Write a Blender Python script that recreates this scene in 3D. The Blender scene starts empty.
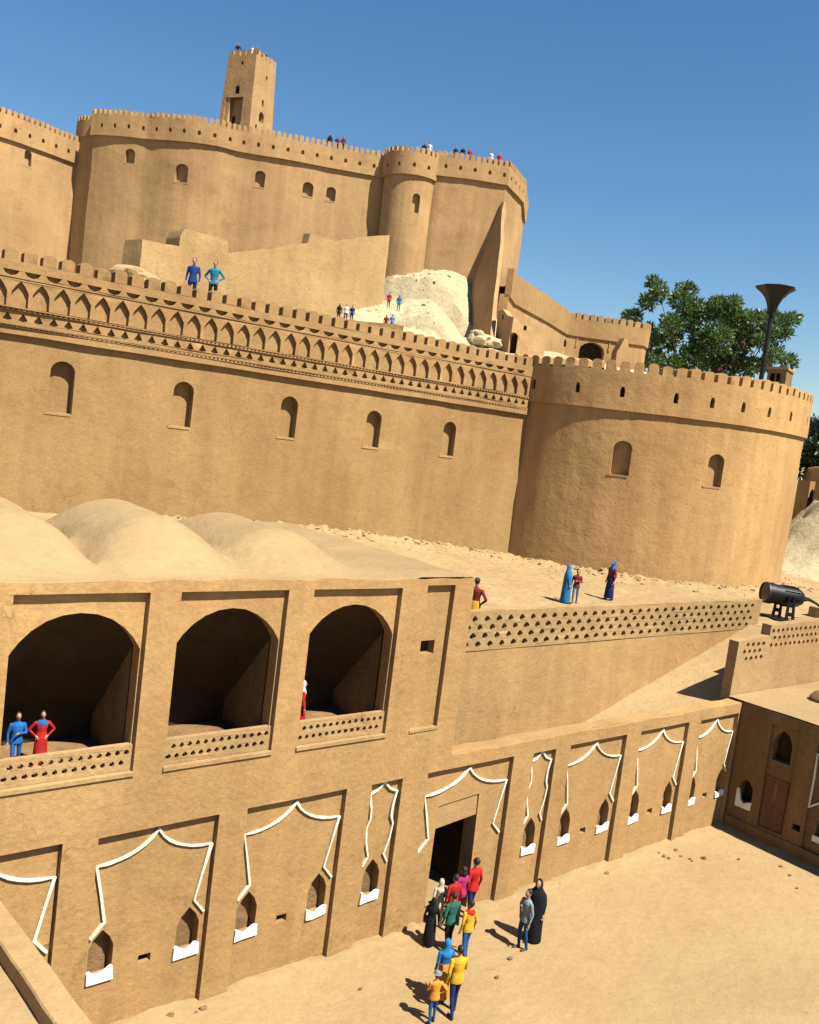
import bpy, bmesh, math, random
from mathutils import Vector, Matrix, noise
from mathutils.geometry import tessellate_polygon
random.seed(7)
R = math.radians
SC = bpy.context.scene
COL = SC.collection

# ------------------------------------------------------------------ camera
FPX, ROLL, PITCH, CAMH, HEAD = 900.0, R(7.2), R(4.95), 14.0, R(49.87)
FH = Vector((math.cos(HEAD), math.sin(HEAD), 0)); UH = Vector((math.sin(HEAD), -math.cos(HEAD), 0))
ZU = Vector((0, 0, 1)); CAM = Vector((0, 0, CAMH))
FWD = FH * math.cos(PITCH) - ZU * math.sin(PITCH)
UP0 = FH * math.sin(PITCH) + ZU * math.cos(PITCH)
RIGHT = UH * math.cos(ROLL) + UP0 * math.sin(ROLL)
UP = -UH * math.sin(ROLL) + UP0 * math.cos(ROLL)
cam_d = bpy.data.cameras.new('camera'); cam = bpy.data.objects.new('camera', cam_d); COL.objects.link(cam)
M = Matrix((RIGHT, UP, -FWD)).transposed().to_4x4(); M.translation = CAM
cam.matrix_world = M
cam_d.sensor_fit = 'VERTICAL'; cam_d.sensor_height = 24.0; cam_d.lens = FPX / 1024 * 24.0
cam_d.clip_start = 0.1; cam_d.clip_end = 5000
SC.camera = cam

def ray(px, py): return FWD + RIGHT * ((px - 409.5) / FPX) - UP * ((py - 512) / FPX)
def oz(px, py, z):
    v = ray(px, py); return CAM + v * ((z - CAMH) / v.z)
def oy(px, py, y):
    v = ray(px, py); return CAM + v * (y / v.y)
def ox(px, py, x):
    v = ray(px, py); return CAM + v * (x / v.x)
def od(px, py, d): return CAM + ray(px, py) * d
def LD(lat, dep): return Vector((UH.x * lat + FH.x * dep, UH.y * lat + FH.y * dep))

# ------------------------------------------------------------------ light
SUN_AZ = 101.0      # direction the shadows point, degrees from +X
SUN_EL = 56.0
w = bpy.data.worlds.new('World'); SC.world = w; w.use_nodes = True
nt = w.node_tree; nt.nodes.clear()
out = nt.nodes.new('ShaderNodeOutputWorld'); bg = nt.nodes.new('ShaderNodeBackground'); sky = nt.nodes.new('ShaderNodeTexSky')
sky.sky_type = 'NISHITA'; sky.sun_disc = False; sky.sun_elevation = R(SUN_EL)
sd = Vector((-math.cos(R(SUN_AZ)), -math.sin(R(SUN_AZ)), 0))
sky.sun_rotation = math.atan2(sd.x, sd.y)
sky.air_density = 1.25; sky.dust_density = 0.1; sky.ozone_density = 4.0; sky.altitude = 300
bg.inputs[1].default_value = 0.053
hs_ = nt.nodes.new('ShaderNodeHueSaturation'); hs_.inputs['Saturation'].default_value = 1.22; hs_.inputs['Value'].default_value = 0.92; nt.links.new(sky.outputs[0], hs_.inputs['Color']); nt.links.new(hs_.outputs[0], bg.inputs[0]); nt.links.new(bg.outputs[0], out.inputs[0])
sl = bpy.data.lights.new('sun', 'SUN'); sl.energy = 5.0; sl.angle = R(0.53); sl.color = (1.0, 0.93, 0.82)
so = bpy.data.objects.new('sun', sl); COL.objects.link(so)
sdir = Vector((sd.x * math.cos(R(SUN_EL)), sd.y * math.cos(R(SUN_EL)), math.sin(R(SUN_EL))))
so.rotation_euler = sdir.to_track_quat('Z', 'Y').to_euler(); so.location = (0, 0, 100)
SC.view_settings.view_transform = 'Standard'; SC.view_settings.look = 'None'
SC.view_settings.exposure = 1.35; SC.view_settings.gamma = 1.0
SC.render.engine = 'CYCLES'
SC.cycles.max_bounces = 6; SC.cycles.diffuse_bounces = 1

# ------------------------------------------------------------------ materials
def earth(name, a, b, c, bump=0.35, fine=9.0, big=0.22, streak=0.25, rough=0.95, grain=0.10, k=0.50):
    a, b, c = [(q[0] * k * 1.03, q[1] * k * 1.02, q[2] * k * (1.0 if q[2] > .35 else .955)) for q in (a, b, c)]
    m = bpy.data.materials.new(name); m.use_nodes = True
    n = m.node_tree.nodes; l = m.node_tree.links; n.clear()
    o = n.new('ShaderNodeOutputMaterial'); p = n.new('ShaderNodeBsdfPrincipled'); l.new(p.outputs[0], o.inputs[0])
    p.inputs['Roughness'].default_value = rough; p.inputs['Specular IOR Level'].default_value = 0.15
    g = n.new('ShaderNodeNewGeometry')
    def nz(scale, det=5, rgh=0.6, vec=None, dist=0.0):
        t = n.new('ShaderNodeTexNoise'); t.inputs['Scale'].default_value = scale; t.inputs['Detail'].default_value = det
        t.inputs['Roughness'].default_value = rgh; t.inputs['Distortion'].default_value = dist
        l.new(vec or g.outputs['Position'], t.inputs['Vector']); return t
    def ramp(src, lo, hi, c0, c1):
        r = n.new('ShaderNodeValToRGB'); r.color_ramp.elements[0].position = lo; r.color_ramp.elements[1].position = hi
        r.color_ramp.elements[0].color = (*c0, 1); r.color_ramp.elements[1].color = (*c1, 1)
        l.new(src, r.inputs[0]); return r
    def mix(mode, fac, x, y):
        k = n.new('ShaderNodeMix'); k.data_type = 'RGBA'; k.blend_type = mode
        if isinstance(fac, float): k.inputs[0].default_value = fac
        else: l.new(fac, k.inputs[0])
        l.new(x, k.inputs[6])
        if isinstance(y, tuple): k.inputs[7].default_value = (*y, 1)
        else: l.new(y, k.inputs[7])
        return k.outputs[2]
    big_n = nz(big, 4, 0.55, dist=0.6); mid = nz(big * 5.5, 6, 0.65); fin = nz(fine, 8, 0.7)
    base = ramp(big_n.outputs[0], 0.32, 0.68, a, b).outputs[0]
    mm = ramp(mid.outputs[0], 0.52, 0.75, (0, 0, 0), (1, 1, 1))
    base = mix('MIX', mm.outputs[0], base, c)
    if streak > 0:
        mp = n.new('ShaderNodeMapping'); mp.inputs['Scale'].default_value = (1.3, 1.3, 0.12)
        l.new(g.outputs['Position'], mp.inputs['Vector'])
        st = nz(1.0, 5, 0.6, mp.outputs[0])
        sr = ramp(st.outputs[0], 0.35, 0.7, (1 - streak, 1 - streak, 1 - streak), (1.06, 1.05, 1.04))
        base = mix('MULTIPLY', 1.0, base, sr.outputs[0])
    gr = ramp(fin.outputs[0], 0.3, 0.7, (1 - grain * 1.6,) * 3, (1 + grain, 1 + grain, 1 + grain))
    base = mix('MULTIPLY', 1.0, base, gr.outputs[0])
    bl = nz(0.07, 3, 0.5, dist=1.0); br = ramp(bl.outputs[0], 0.35, 0.65, (0.90, 0.89, 0.87), (1.08, 1.09, 1.10))
    base = mix('MULTIPLY', 1.0, base, br.outputs[0])
    ch = nz(1.7, 7, 0.72, dist=0.8); cr = ramp(ch.outputs[0], 0.66, 0.72, (1, 1, 1), (0.80, 0.77, 0.73))
    base = mix('MULTIPLY', 1.0, base, cr.outputs[0])
    wv = n.new('ShaderNodeVectorMath'); wv.operation = 'MULTIPLY_ADD'; dn = nz(0.9, 4, .6)
    l.new(dn.outputs['Color'], wv.inputs[0]); wv.inputs[1].default_value = (1.6, 1.6, 1.6); l.new(g.outputs['Position'], wv.inputs[2])
    vo = n.new('ShaderNodeTexVoronoi'); vo.feature = 'DISTANCE_TO_EDGE'; vo.inputs['Scale'].default_value = .42; l.new(wv.outputs[0], vo.inputs['Vector'])
    ck = ramp(vo.outputs['Distance'], 0.0, 0.014, (1, 1, 1), (0, 0, 0)); cm = ramp(nz(.33, 3, .5).outputs[0], .52, .62, (0, 0, 0), (.5, .5, .5))
    cf = mix('MULTIPLY', 1.0, ck.outputs[0], cm.outputs[0])
    if streak > 0: base = mix('MIX', cf, base, tuple(x * .45 for x in c))
    l.new(base, p.inputs['Base Color'])
    b1 = n.new('ShaderNodeBump'); b1.inputs['Strength'].default_value = bump; b1.inputs['Distance'].default_value = 0.06
    l.new(fin.outputs[0], b1.inputs['Height'])
    b2 = n.new('ShaderNodeBump'); b2.inputs['Strength'].default_value = bump; b2.inputs['Distance'].default_value = 0.35
    l.new(mid.outputs[0], b2.inputs['Height']); l.new(b1.outputs[0], b2.inputs['Normal'])
    b3 = n.new('ShaderNodeBump'); b3.inputs['Strength'].default_value = min(1.0, bump * 1.6); b3.inputs['Distance'].default_value = 0.05; b3.invert = True
    pr_ = ramp(ch.outputs[0], 0.64, 0.72, (0, 0, 0), (1, 1, 1)); l.new(pr_.outputs[0], b3.inputs['Height']); l.new(b2.outputs[0], b3.inputs['Normal'])
    l.new(b3.outputs[0], p.inputs['Normal'])
    return m

def plain(name, c, rough=0.7, var=0.12, scale=14.0, spec=0.3, metal=0.0, bump=0.0):
    m = bpy.data.materials.new(name); m.use_nodes = True
    n = m.node_tree.nodes; l = m.node_tree.links
    p = n['Principled BSDF']; p.inputs['Roughness'].default_value = rough; p.inputs['Specular IOR Level'].default_value = spec
    p.inputs['Metallic'].default_value = metal
    t = n.new('ShaderNodeTexNoise'); t.inputs['Scale'].default_value = scale; t.inputs['Detail'].default_value = 4
    g = n.new('ShaderNodeNewGeometry'); l.new(g.outputs['Position'], t.inputs['Vector'])
    r = n.new('ShaderNodeValToRGB'); r.color_ramp.elements[0].position = 0.3; r.color_ramp.elements[1].position = 0.7
    r.color_ramp.elements[0].color = (*[max(0, x * (1 - var)) for x in c], 1); r.color_ramp.elements[1].color = (*[x * (1 + var) for x in c], 1)
    l.new(t.outputs[0], r.inputs[0]); l.new(r.outputs[0], p.inputs['Base Color'])
    if bump:
        b = n.new('ShaderNodeBump'); b.inputs['Strength'].default_value = bump; b.inputs['Distance'].default_value = 0.05
        l.new(t.outputs[0], b.inputs['Height']); l.new(b.outputs[0], p.inputs['Normal'])
    return m

MUD = earth('mud_plaster', (0.47, 0.285, 0.125), (0.53, 0.33, 0.15), (0.44, 0.262, 0.112), streak=0.14, bump=.22, k=.59)
MUDR = earth('rampart_plaster', (0.47, 0.29, 0.125), (0.53, 0.335, 0.15), (0.44, 0.267, 0.112), streak=0.12, bump=.2, k=.49)
MUDL = earth('mud_plaster_light', (0.52, 0.34, 0.165), (0.58, 0.385, 0.19), (0.49, 0.315, 0.15), streak=0.10, bump=.22, k=.50)
MUDC = earth('citadel_plaster', (0.44, 0.275, 0.135), (0.53, 0.335, 0.165), (0.40, 0.25, 0.12), streak=0.13, big=0.12, bump=.22, k=.64)
MUDB = earth('battlement_plaster', (0.52, 0.32, 0.145), (0.58, 0.365, 0.17), (0.46, 0.285, 0.13), streak=0.05, bump=.2, k=.455)
MUDX = earth('ruin_plaster', (0.54, 0.36, 0.175), (0.60, 0.41, 0.20), (0.50, 0.325, 0.155), streak=0.08, bump=.3, k=.53)
MUDT = earth('tower_plaster', (0.47, 0.285, 0.125), (0.53, 0.33, 0.15), (0.44, 0.262, 0.112), streak=0.16, bump=.22, k=.71)
SAND = earth('sand', (0.68, 0.475, 0.245), (0.75, 0.535, 0.285), (0.64, 0.44, 0.225), bump=0.25, fine=5.0, big=0.30, streak=0, grain=0.07, k=.37)
ROOFS = earth('roof_mud', (0.66, 0.455, 0.235), (0.72, 0.505, 0.265), (0.60, 0.41, 0.205), bump=0.2, fine=6.0, big=0.5, streak=0, grain=0.06, k=.36)
ROCK = earth('pale_rubble', (0.72, 0.60, 0.36), (0.78, 0.67, 0.43), (0.56, 0.43, 0.24), bump=0.4, fine=2.2, big=0.5, streak=0, grain=0.12, k=0.45)
DIRT = earth('rubbly_dirt', (0.62, 0.43, 0.22), (0.70, 0.50, 0.27), (0.50, 0.33, 0.16), bump=0.4, fine=3.0, big=0.5, streak=0, grain=0.12, k=.42)
DEEPSHADE = earth('deep_shade_plaster', (0.09, 0.058, 0.032), (0.12, 0.075, 0.042), (0.07, 0.045, 0.026), bump=0.3, streak=0.2, k=.40)  # near-black plaster, painted-in shade for the loggia interior and dark openings
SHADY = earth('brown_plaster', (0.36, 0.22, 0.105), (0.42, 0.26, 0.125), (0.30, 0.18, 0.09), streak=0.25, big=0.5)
RUST = earth('red_brown_wood', (0.30, 0.15, 0.085), (0.36, 0.18, 0.10), (0.22, 0.11, 0.06), streak=0.3, big=0.7)
WHITE = earth('white_lime', (0.84, 0.81, 0.73), (0.88, 0.85, 0.77), (0.76, 0.71, 0.60), bump=0.15, streak=0.06, grain=0.05, big=0.8, k=0.78)
CREAMW = earth('cream_lime', (0.80, 0.74, 0.58), (0.86, 0.80, 0.66), (0.62, 0.52, 0.36), bump=0.2, streak=0.12, grain=0.08, big=1.1, k=0.76)
BLACK = plain('black_metal', (0.0035, 0.0045, 0.005), 0.5, 0.2, 6, 0.25)
DGREY = plain('dark_grey_metal', (0.016, 0.018, 0.02), 0.5, 0.2, 6, 0.4)
GLASS = plain('dark_lens', (0.02, 0.018, 0.018), 0.12, 0.1, 3, 0.6)
SKIN = plain('skin', (0.29, 0.16, 0.105), 0.6, 0.06)
SHOE = plain('shoe_dark', (0.03, 0.025, 0.02), 0.6, 0.1)
HAIR = plain('hair_black', (0.012, 0.010, 0.009), 0.6, 0.2)
_cl = {}
def cloth(c):
    k = tuple(c)
    if k not in _cl: _cl[k] = plain('cloth', tuple(x * .58 for x in c), 0.85, 0.18, 5.0, 0.15, bump=0.3)
    return _cl[k]
BLUE = (0.02, 0.13, 0.42); NAVY = (0.018, 0.03, 0.13); RED = (0.50, 0.02, 0.02); DRED = (0.22, 0.03, 0.03); YEL = (0.75, 0.42, 0.03)
TEAL = (0.02, 0.20, 0.34); BLK = (0.012, 0.012, 0.016); GREY = (0.26, 0.30, 0.33); CREAM = (0.66, 0.58, 0.42); BROWN = (0.12, 0.04, 0.025)
MAG = (0.40, 0.03, 0.14); ORG = (0.72, 0.30, 0.05); GREEN = (0.03, 0.14, 0.10); WHT = (0.75, 0.74, 0.72); SKYB = (0.03, 0.24, 0.60)

# ------------------------------------------------------------------ object helpers
def finish(bm, angle=32):
    bmesh.ops.recalc_face_normals(bm, faces=bm.faces[:])
    ca = R(angle)
    for f in bm.faces: f.smooth = True
    for e in bm.edges:
        e.smooth = len(e.link_faces) == 2 and e.calc_face_angle(9) < ca
def link(name, me, mats, parent=None, world=True):
    o = bpy.data.objects.new(name, me); COL.objects.link(o)
    for m in (mats if isinstance(mats, (list, tuple)) else [mats]): me.materials.append(m)
    if parent is not None:
        o.parent = parent
        if world: o.matrix_parent_inverse = WORLD[parent.name].inverted()
    WORLD[o.name] = WORLD[parent.name] if (parent is not None and not world) else Matrix.Identity(4)
    return o
WORLD = {}
def obj(name, bm, mats, parent=None, world=True, angle=32):
    finish(bm, angle)
    me = bpy.data.meshes.new(name); bm.to_mesh(me); bm.free()
    return link(name, me, mats, parent, world)
def tag(o, label=None, cat=None, group=None, kind=None):
    if label: o['label'] = label
    if cat: o['category'] = cat
    if group: o['group'] = group
    if kind: o['kind'] = kind
    return o
def thing(name, label, cat, loc=(0, 0, 0), rz=0.0, group=None):
    o = bpy.data.objects.new(name, None); COL.objects.link(o); o.empty_display_size = 0.3
    o.location = loc; o.rotation_euler = (0, 0, rz)
    WORLD[o.name] = Matrix.Translation(Vector(loc)) @ Matrix.Rotation(rz, 4, 'Z')
    return tag(o, label, cat, group)
def structure(o): o['kind'] = 'structure'; return o

def box(bm, lo, hi, rot=None, mi=0):
    vs = [bm.verts.new((x, y, z)) for x in (lo[0], hi[0]) for y in (lo[1], hi[1]) for z in (lo[2], hi[2])]
    if rot:
        for v in vs: v.co = rot @ v.co
    for q in ((0, 1, 3, 2), (4, 6, 7, 5), (0, 4, 5, 1), (2, 3, 7, 6), (0, 2, 6, 4), (1, 5, 7, 3)):
        f = bm.faces.new([vs[i] for i in q]); f.material_index = mi
    return vs
def tube(bm, pts, rads, seg=8, mi=0, flat=1.0, cap=True):
    pts = [Vector(p) for p in pts]; rings = []
    up = Vector((0, 0, 1))
    for i, p in enumerate(pts):
        t = (pts[min(i + 1, len(pts) - 1)] - pts[max(i - 1, 0)]).normalized()
        a = t.cross(up if abs(t.z) < 0.95 else Vector((0, 1, 0))).normalized(); b = t.cross(a).normalized()
        r = rads[i] if isinstance(rads, (list, tuple)) else rads
        rings.append([bm.verts.new(p + a * (math.cos(2 * math.pi * k / seg) * r) + b * (math.sin(2 * math.pi * k / seg) * r * flat)) for k in range(seg)])
    for i in range(len(rings) - 1):
        for k in range(seg):
            f = bm.faces.new((rings[i][k], rings[i][(k + 1) % seg], rings[i + 1][(k + 1) % seg], rings[i + 1][k])); f.material_index = mi
    if cap:
        for rg in (rings[0], rings[-1]):
            f = bm.faces.new(rg); f.material_index = mi
def loft(bm, rings, seg=14, mi=0):
    """rings: (cx, cy, z, rx, ry)"""
    R_ = []
    for cx, cy, z, rx, ry in rings:
        R_.append([bm.verts.new((cx + math.cos(2 * math.pi * k / seg) * rx, cy + math.sin(2 * math.pi * k / seg) * ry, z)) for k in range(seg)])
    for i in range(len(R_) - 1):
        for k in range(seg):
            f = bm.faces.new((R_[i][k], R_[i][(k + 1) % seg], R_[i + 1][(k + 1) % seg], R_[i + 1][k])); f.material_index = mi
    for rg in (R_[0], R_[-1]):
        f = bm.faces.new(rg); f.material_index = mi
def ellipsoid(bm, c, r, u=10, v=7, mi=0):
    rings = []
    top = bm.verts.new((c[0], c[1], c[2] + r[2])); bot = bm.verts.new((c[0], c[1], c[2] - r[2]))
    for j in range(1, v):
        ph = math.pi * j / v
        rings.append([bm.verts.new((c[0] + r[0] * math.sin(ph) * math.cos(2 * math.pi * k / u), c[1] + r[1] * math.sin(ph) * math.sin(2 * math.pi * k / u), c[2] + r[2] * math.cos(ph))) for k in range(u)])
    fs = []
    for k in range(u):
        fs.append(bm.faces.new((top, rings[0][k], rings[0][(k + 1) % u])))
        fs.append(bm.faces.new((bot, rings[-1][(k + 1) % u], rings[-1][k])))
        for j in range(len(rings) - 1):
            fs.append(bm.faces.new((rings[j][k], rings[j + 1][k], rings[j + 1][(k + 1) % u], rings[j][(k + 1) % u])))
    for f in fs: f.material_index = mi
def nz3(p, s, seed=0.0): return noise.noise(Vector((p[0] * s + seed, p[1] * s + seed * 1.7, p[2] * s - seed)))

# ------------------------------------------------------------------ wall plates along a path
class Path:
    def __init__(self, pts):
        self.p = [Vector((q[0], q[1])) for q in pts]; self.s = [0.0]; self.d = []
        for a, b in zip(self.p, self.p[1:]):
            self.s.append(self.s[-1] + (b - a).length); self.d.append((b - a).normalized())
        self.L = self.s[-1]; self.n = []
        for i in range(len(self.p)):
            d0 = self.d[max(i - 1, 0)]; d1 = self.d[min(i, len(self.d) - 1)]
            n0 = Vector((d0.y, -d0.x)); n1 = Vector((d1.y, -d1.x)); self.n.append((n0 + n1) / (1 + n0.dot(n1)))
    def at(self, s, depth=0.0):
        i = 0
        while i < len(self.d) - 1 and s > self.s[i + 1]: i += 1
        t = (s - self.s[i]) / (self.s[i + 1] - self.s[i]); tc = min(1, max(0, t))
        q = self.p[i] + self.d[i] * (s - self.s[i]); n = self.n[i].lerp(self.n[i + 1], tc)
        return q - n * depth
    def hit(self, px, py):
        v = ray(px, py); best = None
        for i, (a, d) in enumerate(zip(self.p, self.d)):
            den = v.x * d.y - v.y * d.x
            if abs(den) < 1e-9: continue
            t = (a.x * d.y - a.y * d.x) / den
            q = Vector((v.x * t, v.y * t)); u = (q - a).dot(d); Ls = self.s[i + 1] - self.s[i]
            lo = -40 if i == 0 else 0; hi = Ls + 40 if i == len(self.d) - 1 else Ls
            if t > 0 and lo <= u <= hi and (best is None or t < best[0]): best = (t, self.s[i] + u, CAMH + v.z * t)
        return best[1], best[2]

def plate_bm(outline, holes, t, mapf, s_cuts=(), z_cuts=(), d0=0.0):
    loops = [outline] + list(holes)
    flat = [Vector((s, z, 0)) for lp in loops for s, z in lp]
    tris = tessellate_polygon([[Vector((s, z, 0)) for s, z in lp] for lp in loops])
    bm = bmesh.new()
    fr = [bm.verts.new((p.x, d0, p.y)) for p in flat]; bk = [bm.verts.new((p.x, d0 + t, p.y)) for p in flat]
    for a, b, c in tris:
        if len({a, b, c}) < 3: continue
        try: bm.faces.new((fr[a], fr[b], fr[c])); bm.faces.new((bk[c], bk[b], bk[a]))
        except ValueError: pass
    i0 = 0
    for lp in loops:
        n = len(lp)
        for k in range(n):
            a, b = i0 + k, i0 + (k + 1) % n
            try: bm.faces.new((fr[a], bk[a], bk[b], fr[b]))
            except ValueError: pass
        i0 += n
    for x in s_cuts:
        bmesh.ops.bisect_plane(bm, geom=bm.verts[:] + bm.edges[:] + bm.faces[:], plane_co=(x, 0, 0), plane_no=(1, 0, 0), dist=1e-4)
    for z in z_cuts:
        bmesh.ops.bisect_plane(bm, geom=bm.verts[:] + bm.edges[:] + bm.faces[:], plane_co=(0, 0, z), plane_no=(0, 0, 1), dist=1e-4)
    for v in bm.verts: v.co = mapf(v.co.x, v.co.y, v.co.z)
    return bm
def pmap(path, amp=0.03, freq=0.5, seed=0.0, batter=0.0, zb=0.0):
    def f(s, d, z):
        q = path.at(s, d + batter * (z - zb))
        if amp:
            k = (nz3((q.x, q.y, z), freq, seed) + 0.5 * nz3((q.x, q.y, z), freq * 3.1, seed + 9)) * amp
            q = path.at(s, d + batter * (z - zb) + k); z = z + 0.4 * amp * nz3((q.x, q.y, z), freq * 2, seed + 4)
        return Vector((q.x, q.y, z))
    return f
def cuts(path, step, s0, s1):
    c = [x for x in path.s if s0 < x < s1]; n = max(1, int((s1 - s0) / step))
    return sorted(set(c + [s0 + (s1 - s0) * k / n for k in range(1, n)]))
def merlons(s0, s1, zb, zg, zt, pitch, gap, rnd=0.02, rise=0.16):
    pts = [(s0, zb), (s1, zb)]
    n = max(1, round((s1 - s0) / pitch)); p = (s1 - s0) / n
    for k in range(n - 1, -1, -1):
        a = s0 + k * p + gap / 2; b = s0 + (k + 1) * p - gap / 2
        dz = random.uniform(-rnd, rnd); g = random.uniform(-rnd, rnd)
        w_ = b - a; t = zt + dz
        pts += [(b, zg + g), (b, t - rise), (b - 0.13 * w_, t - 0.35 * rise), (b - 0.33 * w_, t), (a + 0.33 * w_, t + random.uniform(-rnd, rnd) * .5), (a + 0.13 * w_, t - 0.35 * rise), (a, t - rise), (a, zg + g)]
    # first/last gap reach the ends of the run
    pts[2:2] = [(s1, zg)]; pts.append((s0, zg))
    return pts
def rect(s0, s1, z0, z1): return [(s0, z0), (s1, z0), (s1, z1), (s0, z1)]
def arch(sc, z0, wd, zs, za, pointed=0.0, n=7):
    """round/pointed arch opening outline"""
    h = wd / 2; pts = [(sc - h, z0), (sc + h, z0)]
    for k in range(n + 1):
        a = math.pi * k / n
        x = math.cos(a); y = math.sin(a)
        y = y * (1 - pointed) + pointed * (1 - abs(x))
        pts.append((sc + h * x, zs + (za - zs) * y))
    return pts
def grow(lp, e):
    cx = sum(p[0] for p in lp) / len(lp); cz = sum(p[1] for p in lp) / len(lp)
    return [(p[0] + math.copysign(e, p[0] - cx), p[1] + math.copysign(e, p[1] - cz)) for p in lp]
def niche(parent, lp, depth, mapf, mat, name='window', t=0.06, s_cuts=()):
    return obj(name, plate_bm(grow(lp, 0.012), [], t, mapf, s_cuts, (), depth), mat, parent)
def sill(parent, win, s0, s1, z, mapf, mat, depth=0.25, t=0.05, out_=0.05):
    return obj('sill', plate_bm(rect(s0, s1, z - t, z), [], depth + out_, mapf, (), (), -out_), mat, win)

def jag(p0, p1, n, amp):
    r = []
    for k in range(n + 1):
        t = k / n; r.append((p0[0] + (p1[0] - p0[0]) * t, p0[1] + (p1[1] - p0[1]) * t + (random.uniform(-amp, amp) if 0 < k < n else 0)))
    return r

def grid(fn, xs, ys, keep=None):
    bm = bmesh.new(); V = [[None] * len(ys) for _ in xs]
    for i, x in enumerate(xs):
        for j, y in enumerate(ys):
            V[i][j] = bm.verts.new(fn(x, y))
    for i in range(len(xs) - 1):
        for j in range(len(ys) - 1):
            q = (V[i][j], V[i + 1][j], V[i + 1][j + 1], V[i][j + 1])
            if keep is None or keep(sum((v.co for v in q), Vector()) / 4): bm.faces.new(q)
    loose = [v for v in bm.verts if not v.link_faces]
    bmesh.ops.delete(bm, geom=loose, context='VERTS')
    return bm
def lin(a, b, n): return [a + (b - a) * k / n for k in range(n + 1)]
def sm(t): t = min(1, max(0, t)); return t * t * (3 - 2 * t)

# ================================================================== GROUND
RP = Vector((40.3, 38.3)); RA = R(-3.23); RU = Vector((math.cos(RA), math.sin(RA))); RN = Vector((-RU.y, RU.x))
TC = Vector((52.0, 39.3)); TR = 11.4
def ground_z(x, y):
    if abs(x) > 60 or abs(y) > 60: return 0.0
    z = 0.03 * noise.noise(Vector((x * .35, y * .35, 0))) + 0.012 * noise.noise(Vector((x * 1.9, y * 1.9, 2)))
    if 4 < x < 34 and 0 < y < 18.2:
        f = max(0, .5 + noise.noise(Vector((x * .6, 1, 3))) + .6 * noise.noise(Vector((x * 2.3, y * 2.3, 3))))
        if not 17.3 < x < 19.5: z += .13 * f * math.exp(-(max(0, 17.8 - y) / .38) ** 1.4)
        z += .12 * max(0, .5 + noise.noise(Vector((4, y * .6, 3))) + .5 * noise.noise(Vector((x * 2.3, y * 2.3, 5)))) * math.exp(-(max(0, 33.4 - x) / .4) ** 1.4)
    return z
g = grid(lambda x, y: Vector((x, y, ground_z(x, y))),
         [-3000, -600, -150, -40] + lin(-8, 4, 20) + lin(4.25, 32, 150) + lin(32.15, 34, 14) + [40, 70, 150, 600, 3000], [-3000, -600, -120, -30] + lin(0, 15.5, 50) + lin(15.7, 18.1, 22) + [24, 40, 90, 150, 600, 3000])
structure(obj('ground', g, SAND)); 

mound_c = od(842, 560, 72)
def terrace_z(x, y):
    p = Vector((x, y)); z = 6.95
    t = (p - RP).dot(RN); s = (p - RP).dot(RU)
    up = min(1.2, 0.085 * max(0, -s)) * sm((t + 12) / 11)
    z += up
    near = min(abs(t) if s < 0 else 99, max(0, (p - TC).length - TR))
    z += 0.30 * math.exp(-(near / 1.1) ** 2) * (0.9 + 0.5 * noise.noise(Vector((x * .8, y * .8, 3))) + .8 * noise.noise(Vector((x * 3.7, y * 3.7, 3)))) + 0.22 * math.exp(-(near / 3) ** 2) * (1 + .5 * noise.noise(Vector((x * 2.2, y * 2.2, 8))))
    z += 0.05 * noise.noise(Vector((x * .5, y * .5, 1))) + 0.03 * noise.noise(Vector((x * 1.7, y * 1.7, 1)))
    if x > 56:
        dm = (p - Vector((mound_c.x, mound_c.y))).length
        z += 6.8 * math.exp(-(dm / 5.2) ** 2) * (1 + 0.25 * noise.noise(Vector((x * .45, y * .45, 7))) + 0.10 * noise.noise(Vector((x * 1.6, y * 1.6, 7))))
    return z
def terr(x, y): return Vector((x, y, terrace_z(x, y)))
xs = lin(17.9, 64, 170) + lin(65, 100, 50); ys = lin(22.45, 46, 110) + lin(47, 62, 22)
structure(obj('terrace', grid(terr, xs, ys, lambda c: not (c.x > 58 and (c.xy - Vector((mound_c.x, mound_c.y))).length < 9)), DIRT, angle=60))
structure(obj('rubble_slope', grid(terr, lin(57, 88, 80), lin(22.45, 50, 70), lambda c: c.x > 58 and (c.xy - Vector((mound_c.x, mound_c.y))).length < 9.6), ROCK, angle=60))
structure(obj('terrace_edge', grid(lambda x, y: Vector((x, y, 6.93 + 0.03 * noise.noise(Vector((x, y, 0))))), lin(41.0, 90, 40), lin(18.9, 22.5, 6)), SAND))
structure(obj('terrace_back', grid(terr, lin(-12, 17.9, 40), lin(27.3, 46, 40)), DIRT, angle=60))
# ramp behind the courtyard wall
def ramp(x, y):
    z = 6.93 * sm((x - 17.5) / 24 * 0.9 + 0.0) if False else min(6.93, max(0.0, (x - 17.8) * 0.2985))
    if x > 33.2: y = max(y, 18.75)
    return Vector((x, y, z + 0.04 * noise.noise(Vector((x * .7, y * .7, 5)))))
structure(obj('ramp', grid(ramp, lin(17.85, 41.2, 60), lin(18.44, 22.0, 10)), SAND))

# hill behind the rampart
def hill(lat, dep):
    p = LD(lat, dep); t = (p - RP).dot(RN)
    z = 18.75 + max(0, t - 4) * 0.205 * sm((lat + 15) / 9)
    z = min(z, 25.6)
    z += 0.35 * noise.noise(Vector((p.x * .3, p.y * .3, 2))) * sm((t - 4) / 6) + .2 * noise.noise(Vector((p.x * .9, p.y * .9, 2))) * sm((t - 4) / 6)
    q = 0.44 * p.x - 0.9 * p.y
    z = 7 + (z - 7) * (1 - sm((q + 9) / 7))
    return Vector((p.x, p.y, z))
structure(obj('hill', grid(hill, lin(-62, 40, 130), lin(37, 128, 130), lambda c: (c.xy - RP).dot(RN) > 0.75), ROCK, angle=60))

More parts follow.
